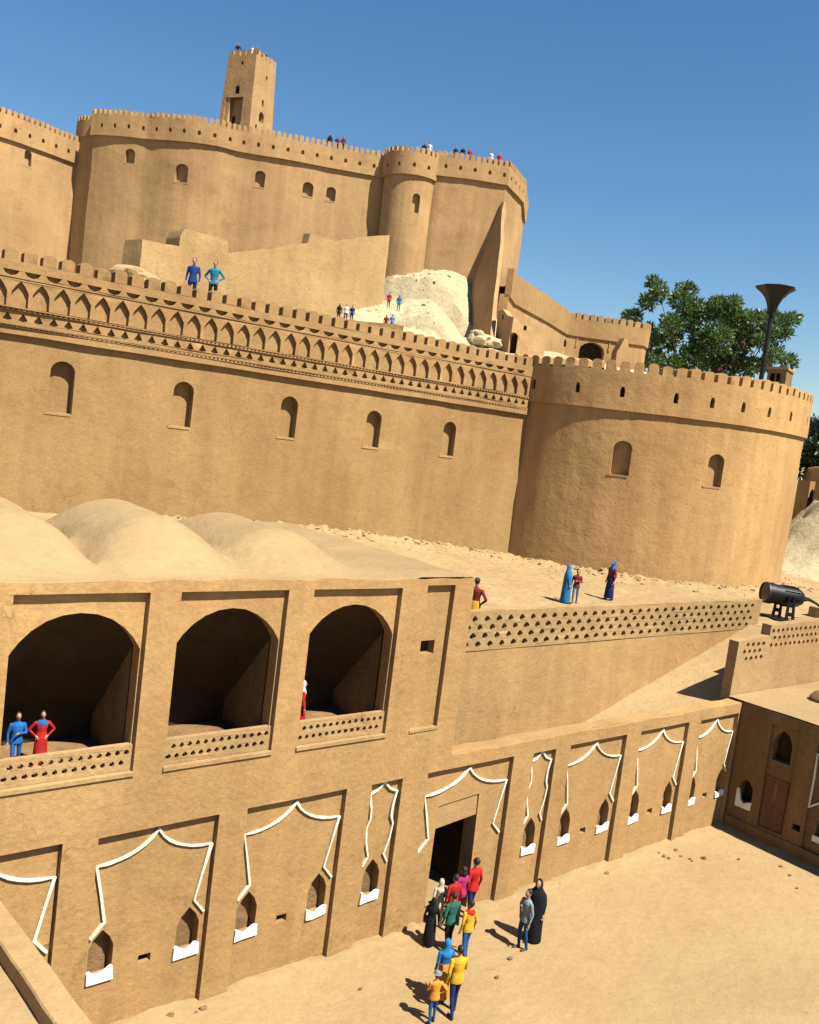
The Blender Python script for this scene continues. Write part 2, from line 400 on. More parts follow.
def scree(lat, dep):
    p = LD(lat, dep); n1 = noise.noise(Vector((p.x * .28, p.y * .28, 4))); n2 = noise.noise(Vector((p.x * .8, p.y * .8, 4))); n3 = noise.noise(Vector((p.x * 2.3, p.y * 2.3, 4)))
    d_ = 93.5 - dep + .9 * n1
    # steps of broken ground: top bench, ledge, lower fan
    g_ = 30.9 - .30 * d_ - 2.2 * sm((d_ - 5.2) / .5) - .16 * max(0, d_ - 6.5) - 1.2 * sm((d_ - 10.5) / .5) - .10 * max(0, d_ - 12)
    wl = 2.4 + .75 * max(0, d_ - 1); wr = 2.2 - .65 * max(0, d_)
    off = .5 * max(0, -(lat - .6) - wl) + 1.25 * max(0, (lat - .6) - max(wr, -1.3 + .07 * d_))
    z = g_ - .8 * off - .12 * abs(lat - 1) + .30 * n2 * (.4 + abs(n1) * 1.5) + .13 * n3 + .08 * noise.noise(Vector((p.x * 4.5, p.y * 4.5, 4)))
    return Vector((p.x, p.y, max(z, 17.0)))
structure(obj('scree', grid(scree, lin(-18, 10, 120), lin(64, 96, 130), lambda c: c.z > 18), ROCK, angle=30))

# ================================================================== COURTYARD FRONT (plane y = 17.8)
YF = 17.8
front = Path([(-14.0, YF), (33.42, YF)]); S0 = -14.0
def fs(x): return x - S0
fmap = pmap(front, 0.018, 0.7, 3)
WIDE = [(3.84, 6.78), (7.54, 10.40), (11.15, 14.08), (16.88, 20.38), (23.04, 26.03), (26.86, 29.83), (30.62, 33.30)]
NARROW = [(14.90, 15.97), (21.26, 22.33)]
LEFTP = [(0.14, 3.08), (-3.56, -0.62)]
ALLP = sorted(WIDE + NARROW + LEFTP)
ZP = 4.65
def front_layer(x0, x1, top, uppers, step=None):
    ol = [(fs(x0), -0.3)]; xe = step[0] if step else x1
    for a, b in ALLP:
        if a > x0 and b < xe:
            j = random.uniform(-.02, .02)
            ol += [(fs(a), -0.3), (fs(a), ZP + j), (fs(b), ZP + j + 0.01), (fs(b), -0.3)]
    ol += [(fs(xe), -0.3)]
    if step: ol += [(fs(xe), step[1]), (fs(x1), step[1])]
    ol += jag((fs(x1), top), (fs(x0), top), int((x1 - x0) / 0.6), 0.035)
    return plate_bm(ol, [rect(fs(a), fs(b), z0, z1) for a, b, z0, z1 in uppers], 0.155, fmap, [fs(x0) + k for k in range(1, int(x1 - x0))], [1, 2, 3, 4.2])
BAYS = [(1.87, 4.67), (5.37, 8.15), (8.86, 11.62), (12.34, 15.12)]
FARB = [(-1.65, 1.15), (-5.2, -2.4)]
NB = (15.98, 16.99)
def niche_shape(c, z0=1.28, w_=0.56): return [(fs(c) - w_ / 2, z0), (fs(c) + w_ / 2, z0), (fs(c) + w_ / 2, 1.98), (fs(c) + w_ * .33, 2.2), (fs(c), 2.40), (fs(c) - w_ * .33, 2.2), (fs(c) - w_ / 2, 1.98)]
def wide_trim(c, k=1.0):
    L_ = [(-1.39, 2.26), (-1.10, 2.60), (-1.24, 3.25), (-1.40, 3.92)] + [((1 - t) ** 2 * -1.40 + 2 * t * (1 - t) * -.42, (1 - t) ** 2 * 3.92 + 2 * t * (1 - t) * 3.93 + t * t * 4.53) for t in (.14, .28, .42, .56, .7, .85)] + [(0, 4.53)]
    return [(fs(c) + x * k, z) for x, z in L_] + [(fs(c) - x * k, z - .03) for x, z in L_[-2::-1]]
def narrow_trim(c):
    L_ = [(-.43, 2.28), (-.27, 2.53), (-.40, 2.95), (-.46, 3.38), (-.36, 3.62), (-.37, 3.9), (-.47, 4.30), (-.22, 4.40), (0, 4.60)]
    return [(fs(c) + x, z) for x, z in L_] + [(fs(c) - x, z - .03) for x, z in L_[-2::-1]]
def ribbon(pts, wd, d0, t, mapf):
    n = len(pts); A = []; B = []
    for i in range(n):
        a = Vector(pts[max(i - 1, 0)]); b = Vector(pts[min(i + 1, n - 1)]); p = Vector(pts[i])
        tt = (b - a).normalized(); nn = Vector((-tt.y, tt.x))
        k = 1.0
        if 0 < i < n - 1:
            d1 = (p - a).normalized(); k = 1 / max(0.55, abs(Vector((-d1.y, d1.x)).dot(nn)))
        ww = wd * random.uniform(.72, 1.28)
        A.append(tuple(p + nn * ww / 2 * k)); B.append(tuple(p - nn * ww / 2 * k))
    return plate_bm(A + B[::-1], [], t, mapf, (), (), d0)
def dress_panel(parent, a, b, narrow=False, door=False):
    c = (a + b) / 2
    obj('plaster_trim', ribbon(narrow_trim(c) if narrow else wide_trim(c, (b - a) / 2.93 if not door else 1.19), 0.052, 0.09, 0.07, fmap), CREAMW, parent)
    for x in ([c - .04] if narrow else [] if door else [c - 1.07, c + 1.0]):
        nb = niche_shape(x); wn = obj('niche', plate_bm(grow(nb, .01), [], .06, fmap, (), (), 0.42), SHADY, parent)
        w_ = .31; z = 1.22
        r_ = lambda: random.uniform(-.025, .025)
        sp = [(fs(x) - w_ + r_(), z - .03 + r_()), (fs(x) - .1, z - .02 + r_()), (fs(x) + w_ + r_(), z + r_()), (fs(x) + w_ + r_(), z + .27 + r_()), (fs(x) + .20, z + .24 + r_()), (fs(x) + .11, z + .18 + r_()), (fs(x), z + .13 + r_()), (fs(x) - .12, z + .17 + r_()), (fs(x) - .22, z + .24 + r_()), (fs(x) - w_ + r_(), z + .25 + r_())]
        obj('sill', plate_bm(sp, [], .10, fmap, (), (), 0.09), WHITE, wn)
    if not narrow and not door:
        obj('vent_hole', plate_bm(grow(rect(fs(c - .17), fs(c + .13), 1.33, 1.53), .01), [], .06, fmap, (), (), 0.40), DEEPSHADE, parent)
def panel_holes(a, b, narrow=False):
    c = (a + b) / 2; r = [niche_shape(x) for x in ([c - .04] if narrow else [c - 1.07, c + 1.0])]
    if not narrow: r.append(rect(fs(c - .17), fs(c + .13), 1.33, 1.53))
    return r

# ---- arcade building
X1 = 17.70; XL = 16.42
ab = thing('arcade_building', 'long tan mud building with arched loggias above white trimmed panels', 'building', (8, 20, 0))
up = [(a, b, 6.0, 9.97) for a, b in BAYS + FARB] + [(NB[0], NB[1], 6.0, 10.03)]
obj('facade_frame', front_layer(-12.0, X1, 10.22, up, (XL, 5.062)), MUD, ab)
def seg_arch(c): return max(0.0, (math.sqrt(1.54 ** 2 - (1.35 * c) ** 2) - .74) / .80)
def loggia_arch(a, b): return [(fs(a + .03), 6.02), (fs(b - .05), 6.02)] + [(fs((a + b) / 2 - .01) + (b - a - .08) / 2 * math.cos(math.pi * k / 12), 8.70 + 0.84 * seg_arch(math.cos(math.pi * k / 12))) for k in range(13)]
holes = [loggia_arch(a, b) for a, b in BAYS + FARB]
for a, b in ALLP:
    if b < XL: holes += panel_holes(a, b, b - a < 1.5)
holes.append(rect(fs(16.02), fs(16.62), 8.08, 8.46))
ol = [(fs(-12.0), -.3), (fs(XL), -.3), (fs(XL), 5.062), (fs(X1), 5.062), (fs(X1), 10.16), (fs(-12), 10.16)]
obj('facade_wall', plate_bm(ol, holes, 0.40, fmap, [fs(-12) + k * 1.5 for k in range(1, 20)], [2.5, 5], 0.15), MUD, ab)
for a, b in ALLP:
    if b < XL: dress_panel(ab, a, b, b - a < 1.5)
v = obj('vent_hole', plate_bm(grow(rect(fs(16.02), fs(16.62), 8.08, 8.46), .01), [], .06, fmap, (), (), .42), DEEPSHADE, ab)
# balustrades
def lattice(s0, s1, z0, z1, rows, px, wd, ht):
    hs = []; dz = (z1 - z0) / rows
    for r in range(rows):
        z = z0 + dz * (r + .5); n = int((s1 - s0) / px); off = (px / 2 if r % 2 else 0)
        for k in range(n):
            c = s0 + (s1 - s0 - (n - 1) * px) / 2 + k * px + off - px / 4
            if c - wd / 2 < s0 + .02 or c + wd / 2 > s1 - .02: continue
            j = random.uniform(.88, 1.1); w2 = wd * j / 2; h2 = ht / 2
            hs.append([(c - w2 * .35, z - h2), (c + w2 * .35, z - h2), (c + w2, z - h2 * .2), (c + w2, z + h2 * .3), (c + w2 * .3, z + h2), (c - w2 * .4, z + h2), (c - w2, z + h2 * .1)])
    return hs
for a, b in BAYS + FARB:
    bm = plate_bm(rect(fs(a + .01), fs(b - .01), 6.02, 6.60), lattice(fs(a), fs(b), 6.08, 6.54, 2, .20, .125, .135),   .14, fmap, (), (), .10)
    bal = obj('balustrade', bm, MUDL, ab)
    obj('sill', plate_bm(rect(fs(a - .02), fs(b + .02), 5.93, 6.012), [], .16, fmap, (), (), -.045), MUDL, bal)
obj('sill', plate_bm(rect(fs(NB[0] - .02), fs(NB[1] + .02), 5.93, 6.0), [], .12, fmap, (), (), -.03), MUDL, ab)
# rooms behind the arches
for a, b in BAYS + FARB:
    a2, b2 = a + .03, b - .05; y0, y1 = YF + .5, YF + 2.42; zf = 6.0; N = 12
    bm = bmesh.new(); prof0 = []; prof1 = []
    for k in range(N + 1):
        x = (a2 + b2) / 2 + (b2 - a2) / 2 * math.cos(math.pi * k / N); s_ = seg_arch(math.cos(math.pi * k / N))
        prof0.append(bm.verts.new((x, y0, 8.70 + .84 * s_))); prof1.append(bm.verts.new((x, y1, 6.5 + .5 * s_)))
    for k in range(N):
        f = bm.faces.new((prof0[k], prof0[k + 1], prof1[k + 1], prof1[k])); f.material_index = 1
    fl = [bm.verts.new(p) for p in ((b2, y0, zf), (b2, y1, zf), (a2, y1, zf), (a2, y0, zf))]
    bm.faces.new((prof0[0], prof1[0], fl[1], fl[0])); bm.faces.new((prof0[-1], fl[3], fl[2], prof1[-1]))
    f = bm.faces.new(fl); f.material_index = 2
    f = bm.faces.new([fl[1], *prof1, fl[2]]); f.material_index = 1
    obj('loggia_room', bm, [SHADY, DEEPSHADE, SHADY], ab)  # room shade put into the colours: near-black vault and back, darkened floor
# roof with vault humps
VC = [5.75, 9.2, 12.6, 2.25, -1.25, -4.75]
def roof(x, y):
    t = y - YF; z = 10.16
    for c in VC:
        k = .78 if c == 12.6 else 1.0
        wv = max(0.0, 1 - ((x - c - .06 * t) / 1.72) ** 2)
        ln = sm((t - .35) / 2.6) * sm((8.3 - t) / 2.2)
        z += 1.02 * k * wv ** .8 * ln
    z += 0.05 * noise.noise(Vector((x * .8, y * .8, 9))) * min(1, t)
    if x > 15.6: z += 0.06
    return Vector((x, y, z + .03))
obj('vaulted_roof', grid(roof, lin(-12, X1, 150), lin(YF + .02, 27.5, 70)), ROOFS, ab, angle=70)
bm = bmesh.new(); box(bm, (X1 - .35, YF + .53, 5.07), (X1 - .01, 27.5, 10.17)); box(bm, (XL - .35, YF + .65, -.2), (XL - .01, 27.5, 5.06)); box(bm, (-12, 27.1, -.2), (X1 - .36, 27.5, 10.17)); obj('rear_walls', bm, MUD, ab)

# ---- courtyard wall with the doorway
cw = thing('courtyard_wall', 'lower tan courtyard wall of white trimmed panels with the dark doorway, below the sandy ramp', 'wall', (25, 18, 0))
obj('wall_frame', front_layer(XL + .002, 33.42, 5.06, []), MUD, cw)
holes = []
for a, b in ALLP:
    if a > XL and a > 20: holes += panel_holes(a, b, b - a < 1.5)
DX0, DX1 = 17.62, 19.12
ol = [(fs(XL + .002), -.3), (fs(DX0), -.3), (fs(DX0 + .02), 2.80), (fs(DX1 + .10), 2.96), (fs(DX1 + .18), -.3), (fs(33.42), -.3)] + jag((fs(33.42), 5.05), (fs(XL + .002), 5.05), 28, .03)
# a shallow recess round the doorway, then the wall itself
ol1 = [(fs(XL + .002), -.3), (fs(DX0 - .04), -.3), (fs(DX0 - .02), 3.50), (fs(DX1 + .10), 3.62), (fs(DX1 + .22), -.3), (fs(33.42), -.3)] + ol[6:]
obj('wall_face', plate_bm(ol1, holes, .30, fmap, [fs(XL) + k * 1.5 for k in range(1, 12)], [2.5], .15), MUD, cw)
obj('wall_core', plate_bm(ol, [], .20, fmap, [fs(XL) + k * 1.5 for k in range(1, 12)], [2.5], .445), MUD, cw)
obj('door_lintel', plate_bm([(fs(DX0 - .01), 2.80), (fs(DX1 + .13), 2.96), (fs(DX1 + .07), 3.60), (fs(DX0 + .01), 3.48)], [], .25, fmap, (), (), .19), MUDL, cw)
for a, b in ALLP:
    if a > XL: dress_panel(cw, a, b, b - a < 1.5, a < 17)
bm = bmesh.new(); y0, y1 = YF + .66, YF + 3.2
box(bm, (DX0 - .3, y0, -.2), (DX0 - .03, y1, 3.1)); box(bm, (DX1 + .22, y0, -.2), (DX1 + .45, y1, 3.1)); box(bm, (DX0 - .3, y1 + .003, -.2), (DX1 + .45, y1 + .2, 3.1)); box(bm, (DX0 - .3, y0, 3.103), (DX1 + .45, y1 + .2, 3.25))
obj('door_passage', bm, DEEPSHADE, cw)
# ---- terrace wall with its pierced parapet (plane y = 22)
tw = thing('terrace_wall', 'long retaining wall topped by a pierced lattice parapet, rising out of the sandy ramp', 'wall', (30, 22, 0))
tp = Path([(17.72, 22.0), (41.6, 22.0)]); tm = pmap(tp, .03, .5, 8)
obj('wall_body', plate_bm(rect(0, tp.L, 0.0, 6.72), [], .44, tm, cuts(tp, 1.2, 0, tp.L), [2, 4, 5.5]), MUD, tw)
ol = [(0, 6.724), (tp.L - .1, 6.724)] + jag((tp.L, 8.14), (0, 8.16), 30, .025)
obj('pierced_parapet', plate_bm(ol, lattice(.1, tp.L - .5, 6.78, 8.0, 4, .60, .29, .25), .36, tm, cuts(tp, 2.4, 0, tp.L), (), -.03), MUDL, tw)

# ---- stepped pierced wall beside the ramp (plane y = 18.4)
sw = thing('stepped_wall', 'short stepped pierced wall with a shaded end face, at the foot of the ramp', 'wall', (38, 18.6, 5))
sp = Path([(33.62, 18.46), (48.5, 18.46)]); smp = pmap(sp, .03, .6, 12)
ol = [(0, 4.9), (sp.L, 4.9), (sp.L, 8.05)] + jag((sp.L - .1, 8.05), (2.42, 7.95), 12, .03) + [(2.40, 7.50)] + jag((2.3, 7.48), (0, 7.36), 4, .03)
hs = lattice(.28, 2.3, 6.45, 7.32, 3, .40, .23, .22) + lattice(2.5, 14.6, 6.9, 7.84, 3, .40, .23, .22)
obj('pierced_parapet', plate_bm(ol, hs, .42, smp, cuts(sp, .7, 0, sp.L), [5.4, 5.9, 6.4], 0), MUDL, sw)
bm = bmesh.new(); box(bm, (34.2, 18.885, 2.0), (48.5, 19.05, 6.9)); obj('wall_back', bm, MUD, sw)

# ---- right-hand side building (plane x = 33.42, faces -X)
sb = thing('side_building', 'shaded brown building at the right courtyard corner with a reddish door panel', 'building', (36, 14, 0))
XB = 33.44
sbp = Path([(XB, 17.78), (XB, -6.0)])          # runs towards the camera; outward is -X
def ys(y): return 17.78 - y
sbm = pmap(sbp, .02, .7, 21)
holes = [[(ys(a), z) for a, z in ((17.36, 1.22), (16.78, 1.22), (16.80, 1.85), (16.95, 2.08), (17.12, 2.16), (17.30, 2.0), (17.37, 1.8))],
         [(ys(a), z) for a, z in ((16.32, 3.28), (15.58, 3.28), (15.60, 4.05), (15.75, 4.35), (15.97, 4.5), (16.2, 4.35), (16.33, 4.05))],
         rect(ys(15.08), ys(14.76), 1.0, 1.24),
         [(ys(a), z) for a, z in ((14.25, 1.0), (13.68, 1.0), (13.70, 1.65), (13.95, 1.95), (14.22, 1.68))]]
big = [(ys(16.42), .56), (ys(15.40), .62), (ys(15.32), 4.75), (ys(16.46), 4.66)]
rec2 = [(ys(14.62), .2), (ys(11.6), .2), (ys(11.6), 4.75), (ys(14.62), 4.72)]
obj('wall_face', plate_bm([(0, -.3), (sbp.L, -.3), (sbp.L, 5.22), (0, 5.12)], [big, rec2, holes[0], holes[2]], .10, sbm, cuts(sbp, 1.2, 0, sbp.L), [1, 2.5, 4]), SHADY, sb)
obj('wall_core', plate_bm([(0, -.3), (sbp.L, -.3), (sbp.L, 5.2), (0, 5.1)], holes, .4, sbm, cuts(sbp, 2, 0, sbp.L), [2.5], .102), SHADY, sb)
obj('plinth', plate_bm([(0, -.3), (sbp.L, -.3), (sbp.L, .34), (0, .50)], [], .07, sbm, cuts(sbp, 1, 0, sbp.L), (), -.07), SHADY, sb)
for h in holes:
    wn = obj('niche', plate_bm(grow(h, .01), [], .05, sbm, (), (), .44), DEEPSHADE, sb)
    if h is holes[0]: obj('sill', plate_bm([(ys(17.44), .98), (ys(16.78), 1.0), (ys(16.76), 1.34), (ys(16.95), 1.27), (ys(17.1), 1.18), (ys(17.25), 1.30), (ys(17.36), 1.72), (ys(17.44), 1.7)], [], .1, sbm, (), (), -.03), WHITE, wn)
    if h is holes[3]: obj('sill', plate_bm(rect(ys(14.3), ys(13.6), .88, 1.10), [], .1, sbm, (), (), .04), WHITE, wn)
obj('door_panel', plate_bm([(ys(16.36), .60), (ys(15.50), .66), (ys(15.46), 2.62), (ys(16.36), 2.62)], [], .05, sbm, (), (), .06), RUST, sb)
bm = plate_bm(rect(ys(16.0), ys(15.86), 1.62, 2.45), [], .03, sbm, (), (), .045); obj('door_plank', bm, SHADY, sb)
tr = [(ys(15.05), 2.12), (ys(14.88), 1.72), (ys(14.80), 1.95), (ys(14.52), 2.12), (ys(14.05), 2.5)]
obj('plaster_trim', ribbon(tr, .07, .02, .07, sbm), WHITE, sb)
obj('plaster_trim', ribbon([(ys(14.60), 2.12), (ys(14.58), 3.2), (ys(14.62), 4.1), (ys(14.2), 4.2), (ys(13.3), 4.5)], .06, .02, .07, sbm), WHITE, sb)
ro = grid(lambda x, y: Vector((x, y, 5.16 + .02 * noise.noise(Vector((x, y, 0))) - .004 * (x - XB) + 0.006 * (17.8 - y))), lin(XB - .01, 75, 40), lin(-6, 18.42, 30))
obj('flat_roof', ro, ROOFS, sb)
bm = bmesh.new(); p = oz(824, 703, 5.1)
loft(bm, [(p.x, p.y, 5.0, .62, .62), (p.x, p.y, 5.28, .6, .6), (p.x, p.y, 5.5, .42, .42), (p.x, p.y, 5.6, .16, .16)], 14); obj('roof_dome', bm, SHADY, sb)

# ---- left-hand side building: only its parapet and roof corner show
lb = thing('corner_building', 'sandy flat roof corner with a low mud parapet, nearest the viewer at bottom left', 'building', (2, 10, 0))
lp = Path([(4.50, 17.76), (4.94, 2.0)]); lm = pmap(lp, .02, .6, 31)
bm = bmesh.new()
def lpar(u, v):
    y = 17.76 - u; x = 4.80 + .056 * u
    return x, y
prof = [(-.46, 4.72), (-.455, 5.02), (-.43, 5.05), (-.03, 5.045), (0, 5.01), (.0, -.3)]
rows = []
for k in range(40):
    u = k * .45; x, y = lpar(u, 0); j = .02 * noise.noise(Vector((u, 3, 0)))
    rows.append([bm.verts.new((x + a + j, y, z + .5 * j)) for a, z in prof])
for a, b in zip(rows, rows[1:]):
    for k in range(len(prof) - 1): bm.faces.new((a[k], b[k], b[k + 1], a[k + 1]))
obj('parapet', bm, MUDL, lb, angle=28)
obj('flat_roof', grid(lambda x, y: Vector((x, y, 4.76 + .02 * noise.noise(Vector((x * .7, y * .7, 0))))), lin(-12, 4.75, 24), lin(2, 17.78, 24)), ROOFS, lb)

# ================================================================== RAMPART (big middle wall)
rl = 36.0
rp = Path([tuple(RP - RU * rl), tuple(RP + RU * 0.35)])
def rs(s): return s + rl
rmap = pmap(rp, .06, .25, 5)
rw = thing('rampart_wall', 'great tan middle rampart wall with a decorated frieze of pointed arches and five blind windows', 'wall', (RP.x - 15, RP.y, 6))
wins = []
for s, z0, wd, h in ((-27.12, 12.98, 1.02, 2.22), (-21.62, 12.98, .98, 2.1), (-15.98, 13.03, .95, 2.08), (-10.82, 13.0, .95, 2.0), (-5.5, 12.99, .93, 2.0), (-32.9, 12.98, 1.0, 2.2)):
    wins.append((arch(rs(s), z0, wd, z0 + h - .42, z0 + h, .1), rs(s), z0, wd))
zb = 6.2
obj('wall_body', plate_bm([(0, zb), (rp.L, zb), (rp.L, 16.3), (0, 16.3)], [w_[0] for w_ in wins], .8, rmap, cuts(rp, 1.2, 0, rp.L), [7.5, 9, 10.5, 12, 13.5, 15]), MUDR, rw)
for lp_, s, z0, wd in wins:
    wn = niche(rw, lp_, .44, rmap, MUDR)
    obj('sill', plate_bm(rect(s - wd / 2 - .12, s + wd / 2 - .03, z0 - .10, z0 + .015), [], .45, rmap, (), (), -.03), MUDL, wn)
# frieze layers
FO = -.19
top_ol = merlons(0, rp.L - .2, 18.30, 18.95, 19.46, .755, .22, .035, .11)
hd = []; ar = []; tri = []; dots = []
n = int((rp.L - .6) / .845)
for k in range(n + 1):
    s = rp.L - .75 - k * .845
    if s < .6: break
    j_ = random.uniform(-.02, .02); ar.append([(s - .335, 17.15), (s + .335, 17.15), (s + .335 + j_, 17.74), (s + .18, 18.0), (s + j_, 18.2 + j_), (s - .18, 18.0), (s - .335 + j_, 17.74)])
    c = s + .42
    if c + .36 < rp.L - .2: hd.append([(c - .33, 18.60), (c - .22, 18.44), (c, 18.375), (c + .22, 18.44), (c + .33, 18.60)])
k = 0
while True:
    s = rp.L - .62 - k * .61; k += 1
    if s < .5: break
    j_ = random.uniform(-.015, .015); tri.append([(s - .19, 16.62 + j_), (s, 16.57), (s + .19, 16.62), (s + j_, 16.92)])
obj('battlement', plate_bm(top_ol, hd, .55, rmap, cuts(rp, 3, 0, rp.L), (), FO), MUDB, rw)
obj('frieze_back', plate_bm(rect(0, rp.L - .2, 16.12, 18.9), [], .10, rmap, cuts(rp, 3, 0, rp.L), (), FO + .22), MUDB, rw)
obj('arch_frieze', plate_bm(rect(0, rp.L - .2, 17.08, 18.297), ar, .17, rmap, cuts(rp, 6, 0, rp.L), (), FO + .035), MUDB, rw)
obj('diamond_frieze', plate_bm(rect(0, rp.L - .2, 16.42, 16.99), tri, .18, rmap, cuts(rp, 6, 0, rp.L), (), FO + .02), MUDB, rw)
def rope(z):
    hs = []; s = .2
    while s < rp.L - .4:
        hs.append(rect(s, s + .09, z - .035, z + .035)); s += .21
    return plate_bm(rect(0, rp.L - .2, z - .06, z + .06), hs, .10, rmap, (), (), FO - .03)
obj('rope_band', rope(17.04), MUDB, rw); obj('rope_band', rope(16.34), MUDB, rw)
obj('cornice', plate_bm(rect(0, rp.L - .2, 16.02, 16.27), [], .5, rmap, cuts(rp, 2, 0, rp.L), (), FO - .02), MUDB, rw)

# ================================================================== ROUND TOWER
arc = [(TC.x + TR * math.cos(R(a)), TC.y + TR * math.sin(R(a))) for a in lin(-200, 20, 66)]
tpath = Path(arc); tmap = pmap(tpath, .09, .22, 15)
def ta(px, py): return tpath.hit(px, py)
rt = thing('round_tower', 'huge round corner tower with a crenellated top and two arched blind windows', 'tower', (TC.x, TC.y, 6.5))
tw_ = []
for px, py, wd, h in ((619, 475, 1.05, 2.0), (713, 487, 1.05, 1.95), (880, 520, 1.0, 2)):
    try: s, z = ta(px, py)
    except Exception: continue
    tw_.append((arch(s, z, wd, z + h - .42, z + h, .1), s, z, wd))
obj('drum', plate_bm(rect(0, tpath.L, 5.8, 17.0), [w_[0] for w_ in tw_], .9, tmap, cuts(tpath, .9, 0, tpath.L), [7.2, 8.5, 10, 12, 14, 15.5]), MUDT, rt, angle=40)
for lp_, s, z, wd in tw_:
    wn = obj('window', plate_bm(grow(lp_, .012), [], .06, tmap, [s], (), .42), MUDT, rt)
    obj('sill', plate_bm(rect(s - wd / 2 - .15, s + wd / 2 - .05, z - .10, z + .01), [], .5, tmap, (), (), -.04), MUDL, wn)
slots = []
for x, y in [(135, 320), (240, 322), (345, 340), (473, 358), (558, 372), (632, 382), (695, 394), (747, 405), (785, 412)]:
    s, z = ta(480 + x / 2.416, 250 + y / 2.416); slots.append(s)
slots = [s for s in slots]
sl_sh = [[(s - .13, 17.62), (s + .13, 17.62), (s + .14, 17.98), (s + .08, 18.2), (s - .08, 18.2), (s - .14, 17.98)] for s in slots]
obj('battlement', plate_bm(merlons(0, tpath.L, 16.86, 19.10, 19.66, .80, .23, .05, .12), sl_sh, .75, tmap, cuts(tpath, .9, 0, tpath.L), (), -.17), MUDT, rt)
for h in sl_sh: obj('loophole', plate_bm(grow(h, .01), [], .05, tmap, (), (), .2), DEEPSHADE, rt)

# ================================================================== CITADEL
def CP(l): return Path([tuple(LD(*q)) for q in l])
def smooth_path(l, sub=4):
    out_ = []
    P_ = [Vector(q) for q in l]
    for i in range(len(P_) - 1):
        p0 = P_[max(i - 1, 0)]; p1 = P_[i]; p2 = P_[i + 1]; p3 = P_[min(i + 2, len(P_) - 1)]
        for k in range(sub):
            t = k / sub
            out_.append(tuple(0.5 * ((2 * p1) + (-p0 + p2) * t + (2 * p0 - 5 * p1 + 4 * p2 - p3) * t * t + (-p0 + 3 * p1 - 3 * p2 + p3) * t ** 3)))
    out_.append(tuple(P_[-1])); return CP(out_)
def citadel_wall(name, label, cat, path, zbase, zc, zwalk, ztop, wins=(), slots_every=1.45, slot_z=None, mat=MUDC, thick=2.2, seed=0, capband=True, collar=.26, pitch=.56):
    t = thing(name, label, cat, (*path.at(path.L / 2), zbase))
    m = pmap(path, .10, .2, seed)
    wl = []
    for px, py, wd, h in wins:
        s, z = path.hit(px, py); wl.append((arch(s, z - h / 2, wd, z + h / 2 - wd * .4, z + h / 2, .05), s, z - h / 2, wd, h))
    obj('wall_body', plate_bm(rect(0, path.L, zbase, zwalk), [x[0] for x in wl], thick, m, cuts(path, 1.0, 0, path.L), [zbase + (zc - zbase) * k / 6 for k in range(1, 6)]), mat, t, angle=38)
    for lp_, s, z, wd, h in wl:
        wn = obj('window', plate_bm(grow(lp_, .015), [], .08, m, (), (), .5), mat, t)
        obj('sill', plate_bm(rect(s - wd / 2 - .1, s + wd / 2 + .04, z - .12, z + .03), [], .5, m, (), (), -.02), MUDL, wn)
    hs = []; s = .7; sz = slot_z or (zc + .95)
    while slots_every and s < path.L - .5:
        hs.append([(s - .15, sz - .18), (s + .15, sz - .18), (s + .16, sz + .1), (s, sz + .27), (s - .16, sz + .1)]); s += slots_every
    obj('battlement', plate_bm(merlons(0, path.L, zc, ztop - .55, ztop, pitch, pitch * .32, .05, .16), hs, .45, m, cuts(path, 1.0, 0, path.L), (), -collar), mat if mat is not MUDC else MUDC, t)
    for h in hs: obj('loophole', plate_bm(grow(h, .012), [], .05, m, (), (), .2), DEEPSHADE, t)
    return t, m
pA = smooth_path([(-55, 78), (-49, 82.5), (-42.9, 87.5), (-40.7, 90.3), (-38.7, 93.5), (-37.0, 96)])
citadel_wall('curtain_wall', 'far left crenellated citadel wall running back to meet the main bastion', 'wall', pA, 18, 36.9, 38.5, 39.6, [(28, 158, .75, 1.5)], seed=41)
pB = smooth_path([(-35.95, 92.3), (-34.2, 91.7), (-32.0, 91.3), (-30.2, 91.25), (-28.4, 90.8), (-25.6, 90.4), (-23.2, 90.75), (-21.5, 91.6), (-19.4, 91.9), (-16.3, 92.3), (-12.5, 93.2), (-8.4, 94.0), (-6.4, 94.6)], 3)
pB = Path([tuple(LD(-35.75, 94.8))] + [tuple(q) for q in pB.p])
citadel_wall('step_wall', 'short lower piece of citadel wall between far left wall and main bastion', 'wall', smooth_path([(-39.0, 95.4), (-38.5, 94.6), (-37.4, 93.7), (-36.0, 93.2)]), 18, 39.6, 40.4, 41.7, [], slots_every=0, seed=42, collar=.03)
citadel_wall('citadel_bastion', 'wide bulging citadel bastion wall with five small arched windows below a crenellated parapet', 'wall', pB, 18, 39.4, 40.8, 41.95,
             [(130, 156, 1.0, 1.45), (181.5, 173, 1.3, 1.8), (260, 179, 1.0, 1.6), (308, 189, 1.05, 1.4), (331, 194, .95, 1.4)], seed=43)
tc = (-4.1, 94.6); tr_ = 2.75
pT = CP([(tc[0] + tr_ * math.cos(R(a)), tc[1] + tr_ * math.sin(R(a))) for a in lin(170, 375, 22)])
citadel_wall('citadel_turret', 'slender round turret with one arched window between citadel bastion and corner keep', 'tower', pT, 22, 39.4, 40.8, 42.1, [(416, 203, .8, 1.9)], seed=47, thick=1.2)
pK = CP([(-2.6, 93.9), (-1.6, 93.2), (2.2, 93.3), (5.55, 93.6), (6.5, 96.2), (7.75, 99.3), (9.0, 108)])
kt, km = citadel_wall('corner_keep', 'square corner keep at the right end of the citadel with a tall shadowed buttress', 'tower', pK, 20, 40.0, 41.3, 42.4, [], seed=53)
